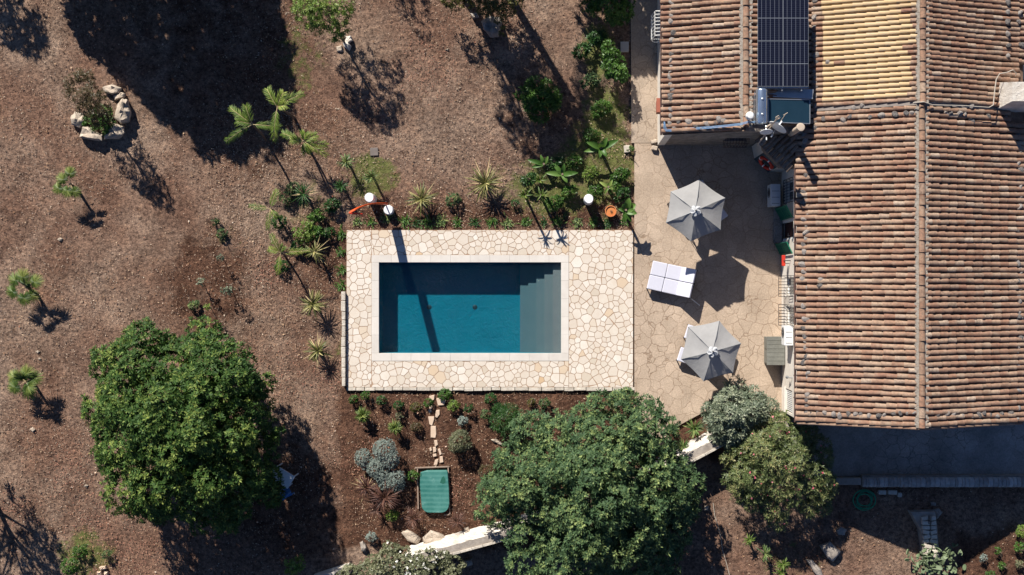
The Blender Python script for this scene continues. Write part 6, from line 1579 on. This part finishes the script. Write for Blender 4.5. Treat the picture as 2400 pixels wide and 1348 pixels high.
spiky('agave', 'largest agave rosette beside the mulch strip at the terrace end', 'agave', 1627, 1004, .50, L_yucca, 311, 60, .35, .05, .15)
spiky('agave', 'agave rosette overhanging the whitewashed wall', 'agave', 1600, 1048, .42, L_yucca, 312, 50, .35, .05, .15)
spiky('yucca', 'small spiky yucca leftmost of the group below the big tree', 'yucca', 1755, 1265, .32, L_light, 313, 36, .4, .04)
spiky('yucca', 'spiky yucca second of the group below the pink flowered bush', 'yucca', 1793, 1298, .42, L_yucca, 314, 40, .4, .04)
spiky('yucca', 'pale spiky yucca third of the group below the pink flowered bush', 'yucca', 1835, 1322, .36, L_light, 315, 36, .5, .04)
spiky('yucca', 'pale spiky yucca at the bottom edge in the same group', 'yucca', 1830, 1343, .38, L_light, 316, 36, .4, .04)
spiky('cordyline', 'large dark red spiky cordyline below the silver bush', 'cordyline', 902, 1165, .85, L_cord, 317, 110, .55, .035, .35)
spiky('cordyline', 'paler dry cordyline at the left below the silver bush', 'cordyline', 860, 1143, .65, L_cord, 318, 70, .35, .03, .4, 0, 14)
spiky('cordyline', 'thin dark red tuft below the yellow-green shrub', 'cordyline', 968, 1215, .62, L_cord, 319, 70, .35, .025, .4)
spiky('cordyline', 'thin brownish tuft against the white wall', 'cordyline', 1071, 1222, .52, L_cord, 320, 60, .3, .025, .4)
spiky('cordyline', 'small dark tuft lower left of the large red cordyline', 'cordyline', 882, 1195, .5, L_cord, 321, 45, .3, .025, .4)
# plumeria rosettes on bare stems
for x, y, lb_ in ((1265, 421, 'upper of the three bright rosettes on bare stems'), (1230, 456, 'lower left of the three bright rosettes on bare stems'), (1268, 457, 'lower right of the three bright rosettes on bare stems')):
    t_ = spiky('rosette_plant', lb_, 'plant', x, y, .40, L_fan, x + y, 15, 1.3, .075, .25, -.05, group='bright rosettes on bare stems')
# broad leaved plants
def broad(name, label, cat, px, py, leaves, mat, z=.5, seed=0):
    g = np.random.default_rng(seed); c = G(px, py, GZ); t_ = empty(name, c, label, cat)
    base = []; d = []; L = []; W = []
    for a, l, w_, el in leaves:
        base.append((c.x, c.y, z * .6)); d.append((math.cos(R(a)) * math.cos(R(el)), math.sin(R(a)) * math.cos(R(el)), math.sin(R(el)))); L.append(l); W.append(w_)
    V, F, nv = blades(np.array(base), np.array(d), np.array(L), np.array(W), .35, 8, .25, 1)
    V = V + np.array([0, 0, 0]); np_mesh('leaves', V, F, mat, t_, np.repeat(g.uniform(.2, .95, len(base)), nv))
    mb = MB(); mb.tube([c, (c.x, c.y, z * .7)], [.08, .05], 8); mb.build('stem', M_palmbark, t_)
broad('banana_plant', 'young banana plant with upright green leaves on the weedy patch', 'banana', 1408, 352, [(160, .85, .26, 35), (95, .55, .28, 65), (25, .95, .28, 30), (190, .8, .24, 15), (-60, .6, .22, 40), (60, .7, .24, 45), (-100, .5, .2, 30)], L_green, 1.0, 1)
broad('banana_plant', 'half shaded banana plant with two bright leaves left of the drum lamp', 'banana', 1318, 412, [(5, .8, .24, 30), (-5, .65, .2, 45), (175, .8, .24, 20), (80, .6, .2, 40), (130, .7, .2, 20), (-60, .5, .2, 30)], L_green, .9, 2)
broad('banana_plant', 'small shaded banana plant farthest left in the dark planting', 'banana', 1275, 388, [(165, .8, .2, 20), (195, .6, .18, 20), (60, .5, .18, 40), (110, .5, .16, 30)], L_green, .8, 3)
broad('broad_leaved_plant', 'low broad-leaved plant above the terracotta bowl', 'plant', 1425, 440, [(150, .5, .16, 20), (60, .4, .16, 30), (-20, .45, .15, 20), (240, .4, .12, 20)], L_light, .5, 4)
broad('broad_leaved_plant', 'large round-leaved plant right of the terracotta bowl', 'plant', 1463, 497, [(75, .75, .34, 45), (30, .6, .4, 35), (-20, .65, .3, 40), (-95, .55, .24, 15), (-65, .6, .22, 20), (120, .5, .3, 55), (170, .35, .2, 20)], L_green, 1.7, 5)
# ---- fan palms
def fan_palm(label, px, py, z, fans, seed, R_=.50, base=None, mat=None):
    g = np.random.default_rng(seed); c = P(px, py, z); b = G(*base, GZ) if base else Vector((c.x, c.y, GZ))
    t_ = empty('fan_palm', b, label, 'palm', None)
    Vs = []; mb = MB(); mb.tube([b, b.lerp(c, .5), c], [.07, .06, .055], 9); mb.build('trunk', M_bark, t_, smooth=True); pm = MB()
    for a, l, el in fans:
        a = R(a); el = R(el); d0 = Vector((math.cos(a) * math.cos(el), math.sin(a) * math.cos(el), math.sin(el))); hub = c + d0 * l; pm.tube([c, hub], [.014, .009], 5)
        n = 34; sd = Vector((-math.sin(a), math.cos(a), 0)); fw = (d0 + Vector((0, 0, -.35))).normalized()
        ang = np.linspace(-R(165), R(165), n); dd = np.array([tuple(fw * math.cos(t) + sd * math.sin(t) + Vector((0, 0, .04 * (1 - math.cos(t))))) for t in ang]) + g.normal(0, .03, (n, 3))
        V, F, nv = blades(np.tile(tuple(hub), (n, 1)), dd, R_ * (1 - .45 * np.abs(ang) / 2.9) * g.uniform(.9, 1.08, n), .048, .22, 3, .25, 1)
        Vs.append((V, F, np.repeat(np.clip(g.uniform(.2, .5) + g.normal(0, .1, n) + .3 * np.cos(ang), 0, 1), nv)))
    V, F, T = join(Vs); np_mesh('fan_leaves', V, F, mat or L_fan, t_, T); pm.build('leaf_stalks', M_deadleaf, t_)
fan_palm('young fan palm lowest on the far left, with four dark fans', 62, 893, .7, [(160, .5, 10), (70, .45, 35), (20, .4, 20), (-80, .45, 5), (-150, .5, 15), (-45, .35, 40), (110, .35, 60)], 401, .5, (80, 905))
fan_palm('young fan palm on the far left, above the lowest one', 62, 672, .8, [(145, .5, 15), (90, .5, 35), (25, .55, 25), (-60, .4, 5), (-160, .6, 5), (-100, .5, 10), (60, .3, 60)], 402, .48, (84, 690))
fan_palm('small thin fan palm near the boulder ring', 165, 432, .8, [(75, .55, 35), (140, .35, 30), (-160, .5, 10), (-60, .35, 10), (-110, .3, 20)], 403, .40, (180, 445))
spiky('dwarf_palm', 'dwarf fan palm at the upper left of the lower bed', 'palm', 849, 974, .40, L_fan, 404, 170, .35, .045, .55, .1)
spiky('dwarf_palm', 'dwarf fan palm second from the left in the lower bed', 'palm', 925, 1003, .36, L_fan, 405, 150, .4, .045, .55, .1)
# ---- feather palms
def feather_palm(label, crown_pt, base_pt, fronds, seed, trunk_r=.06, mat=None, npin=36, pl=.38, cat='palm', pw=.018):
    g = np.random.default_rng(seed); c = Vector(crown_pt); b = Vector(base_pt)
    t_ = empty('feather_palm', b, label, cat); mid = b.lerp(c, .5) + Vector((.04, .02, 0))
    mb = MB(); mb.tube([b, mid, c], [trunk_r * 1.3, trunk_r, trunk_r * .8], 9); mb.build('trunk', M_bark, t_, smooth=True)
    Vs = []; rb = MB()
    for a, l, el, dr in fronds:
        a = R(a); el = R(el); d0 = Vector((math.cos(a) * math.cos(el), math.sin(a) * math.cos(el), math.sin(el)))
        pts = []
        for i in range(npin + 1): t = i / npin; pts.append(c + d0 * (1.22 * l * t) - Vector((0, 0, dr * l * t * t)))
        rb.tube(pts[::4] + [pts[-1]], [.016] * 3 + [.01] * (len(pts[::4]) - 2), 5)
        sd = Vector((-math.sin(a), math.cos(a), 0)); base = []; dd = []; LL = []
        for i in range(4, npin + 1):
            t = i / npin; tg = (pts[i] - pts[i - 1]).normalized(); up = sd.cross(tg); up = up if up.z > 0 else -up
            ll = pl * (math.sin(PI * (.12 + .8 * t)) ** .6) * g.uniform(.75, 1.15)
            for s_ in (-1, 1):
                base.append(tuple(pts[i])); v = tg * 1.0 + sd * (s_ * .75) + up * g.uniform(.05, .5); dd.append(tuple(v + Vector(g.normal(0, .09, 3)))); LL.append(ll * g.uniform(.85, 1.1))
        V, F, nv = blades(np.array(base), np.array(dd), np.array(LL), pw, .35, 3, .3, 1)
        Vs.append((V, F, np.repeat(np.clip(g.uniform(.15, .75) + g.normal(0, .12, len(base)), 0, 1), nv)))
    V, F, T = join(Vs); np_mesh('fronds', V, F, mat or L_frond, t_, T); rb.build('midribs', M_deadleaf, t_)
def gz(x, y, z=GZ): return G(x, y, z)
feather_palm('tallest feather palm, crown against the edge of the big upper shadow', P(650, 252, 2.5), gz(690, 277), [(28, 1.15, 30, .6), (60, .75, 45, .5), (118, .8, 30, .5), (-98, 1.15, 15, .5), (5, .6, 55, .5)], 501, .045)
feather_palm('feather palm with yellowing fronds left of the tallest one', P(592, 292, 2.1), gz(622, 330), [(143, 1.05, 25, .5), (105, .8, 40, .4), (-5, .95, 20, .5), (208, 1.15, 5, .45), (170, .7, 45, .5)], 502, .045)
feather_palm('low bushy feather palm right of the yellowing one', P(712, 332, 1.1), gz(722, 350), [(158, .85, 15, .4), (175, .5, 40, .4), (-8, .8, 15, .5), (-32, .9, 10, .4), (-80, .4, 20, .5), (75, .4, 45, .5), (25, .6, 35, .5)], 503, .045)
feather_palm('upper of two small green palms left of the pool deck', P(634, 490, 1.2), gz(642, 498), [(172, .8, 25, .5), (68, .8, 30, .4), (-100, .75, 15, .5), (-50, .4, 25, .5)], 504, .04, None, 26, .30)
feather_palm('lower of two small green palms left of the pool deck', P(658, 593, 1.3), gz(668, 603), [(115, .8, 30, .4), (5, 1.05, 20, .4), (-100, .75, 10, .4), (160, .5, 40, .5), (60, .4, 50, .4)], 505, .04, None, 26, .30)
# ---- rose bushes in the dug patch
for i, (x, y, r, lb_) in enumerate([(515, 603, 9, 'topmost of the four small rose bushes in the dug patch'), (470, 659, 11, 'leftmost of the four small rose bushes in the dug patch'), (533, 676, 16, 'largest of the four small rose bushes in the dug patch'), (487, 718, 9, 'small yellowish rose bush just above the big dark tree')]):
    tree('rose_bush', lb_, 'rose bush', circ(x, y, 3), .1, .3, .1, 0, .13, 6, .08, .045, L_pitto if i != 3 else L_light, (x + 4, y + 4), 140 + i, .015, extra=[(x, y, .8, r / S * .6), (x - r * .4, y + r * .2, .55, r / S * .5), (x + r * .5, y + r * .1, .6, r / S * .5), (x + 1, y + r * .5, .35, r / S * .5)], zmin=-.3, out=.9, nlimb=4)
# ---- prickly pear
pp = empty('prickly_pear', G(2195, 1320, GZ), 'prickly pear with pale green paddles at the bottom edge', 'cactus')
g = np.random.default_rng(9); L_pad = simple('cactus_pad', (.15, .19, .11), (.09, .125, .06), 5, .6, .3, .01, isl=.3)
mb = MB()
for k in range(170):
    x = 2190 + g.normal(0, 34); y = 1325 + g.normal(0, 26)
    if y < 1275 or not 2125 < x < 2262: continue
    z = .4 + 1.1 * max(0, 1 - math.hypot((x - 2190) / 75, (y - 1325) / 60)) * g.uniform(.5, 1.1); c = P(x, y, z)
    d = Vector(rdir(1, .1, .95, g)[0]); s_ = d.orthogonal().normalized(); s_ = (Matrix.Rotation(g.uniform(0, 6.28), 3, d) @ s_); n_ = d.cross(s_); l = g.uniform(.09, .15); w_ = l * .62; base = len(mb.v); N = 12
    for e, sc_ in ((-.018, .86), (-.02, 1), (.02, 1), (.018, .86)):
        for q in range(N):
            a = 2 * PI * q / N; rr = l * (1 + .12 * math.cos(a)); mb.v.append(tuple(c + d * (l + rr * math.cos(a) * sc_) + s_ * (w_ * math.sin(a) * sc_) + n_ * e))
    for e in range(3):
        for q in range(N): mb.f.append((base + e * N + q, base + e * N + (q + 1) % N, base + (e + 1) * N + (q + 1) % N, base + (e + 1) * N + q)); mb.m.append(0)
    mb.f.append(tuple(base + q for q in range(N - 1, -1, -1))); mb.f.append(tuple(base + 3 * N + q for q in range(N))); mb.m += [0, 0]
mb.build('paddles', L_pad, pp, smooth=True)
# ---- trees standing outside the picture that throw the long shadows
tree('carob_tree', 'large tree beyond the top left edge throwing the broad dark shadow', 'tree', circ(205, -345, 245, 20, 290), 1.8, 6.5, .8, 150, .30, 10, .32, .15, L_carob, (280, -233), 601, .3, Rm=200, nlimb=12)
tree('carob_tree', 'small tree beyond the top left corner', 'tree', circ(-175, -255, 80), 2, 4.2, .4, 16, .24, 9, .2, .08, L_carob, (-72, -190), 602, .1)
tree('carob_tree', 'tree beyond the lower left edge', 'tree', circ(-150, 1125, 125), 1.6, 4.6, .42, 30, .26, 8, .2, .07, L_carob, (-60, 1090), 603, .12, inset_=.5)
tree('carob_tree', 'tall leaning tree beyond the top edge', 'tree', circ(1035, -300, 125, 14, 100), 5, 7.4, .5, 34, .30, 8, .24, .08, L_carob, (950, -215), 604, .22, top=P(1030, -260, 4.8))
feather_palm('tall feather palm beyond the top edge', P(1130, -290, 5.5), gz(1080, -190), [(a, 2.4, 25, .35) for a in range(-100, 200, 38)], 605, .16, None, 40, .5, pw=.035)
tree('carob_tree', 'tree beyond the top edge beside the concrete path', 'tree', circ(1385, -285, 150, 14, 95), 2.2, 4.9, .6, 60, .28, 9, .26, .12, L_carob, (1385, -200), 606, .12)
tree('carob_tree', 'young tree beyond the top edge right of the light green one', 'tree', circ(845, -255, 42), 2.2, 3.6, .3, 9, .24, 7, .16, .05, L_carob, (873, -188), 607, .05, inset_=.4)
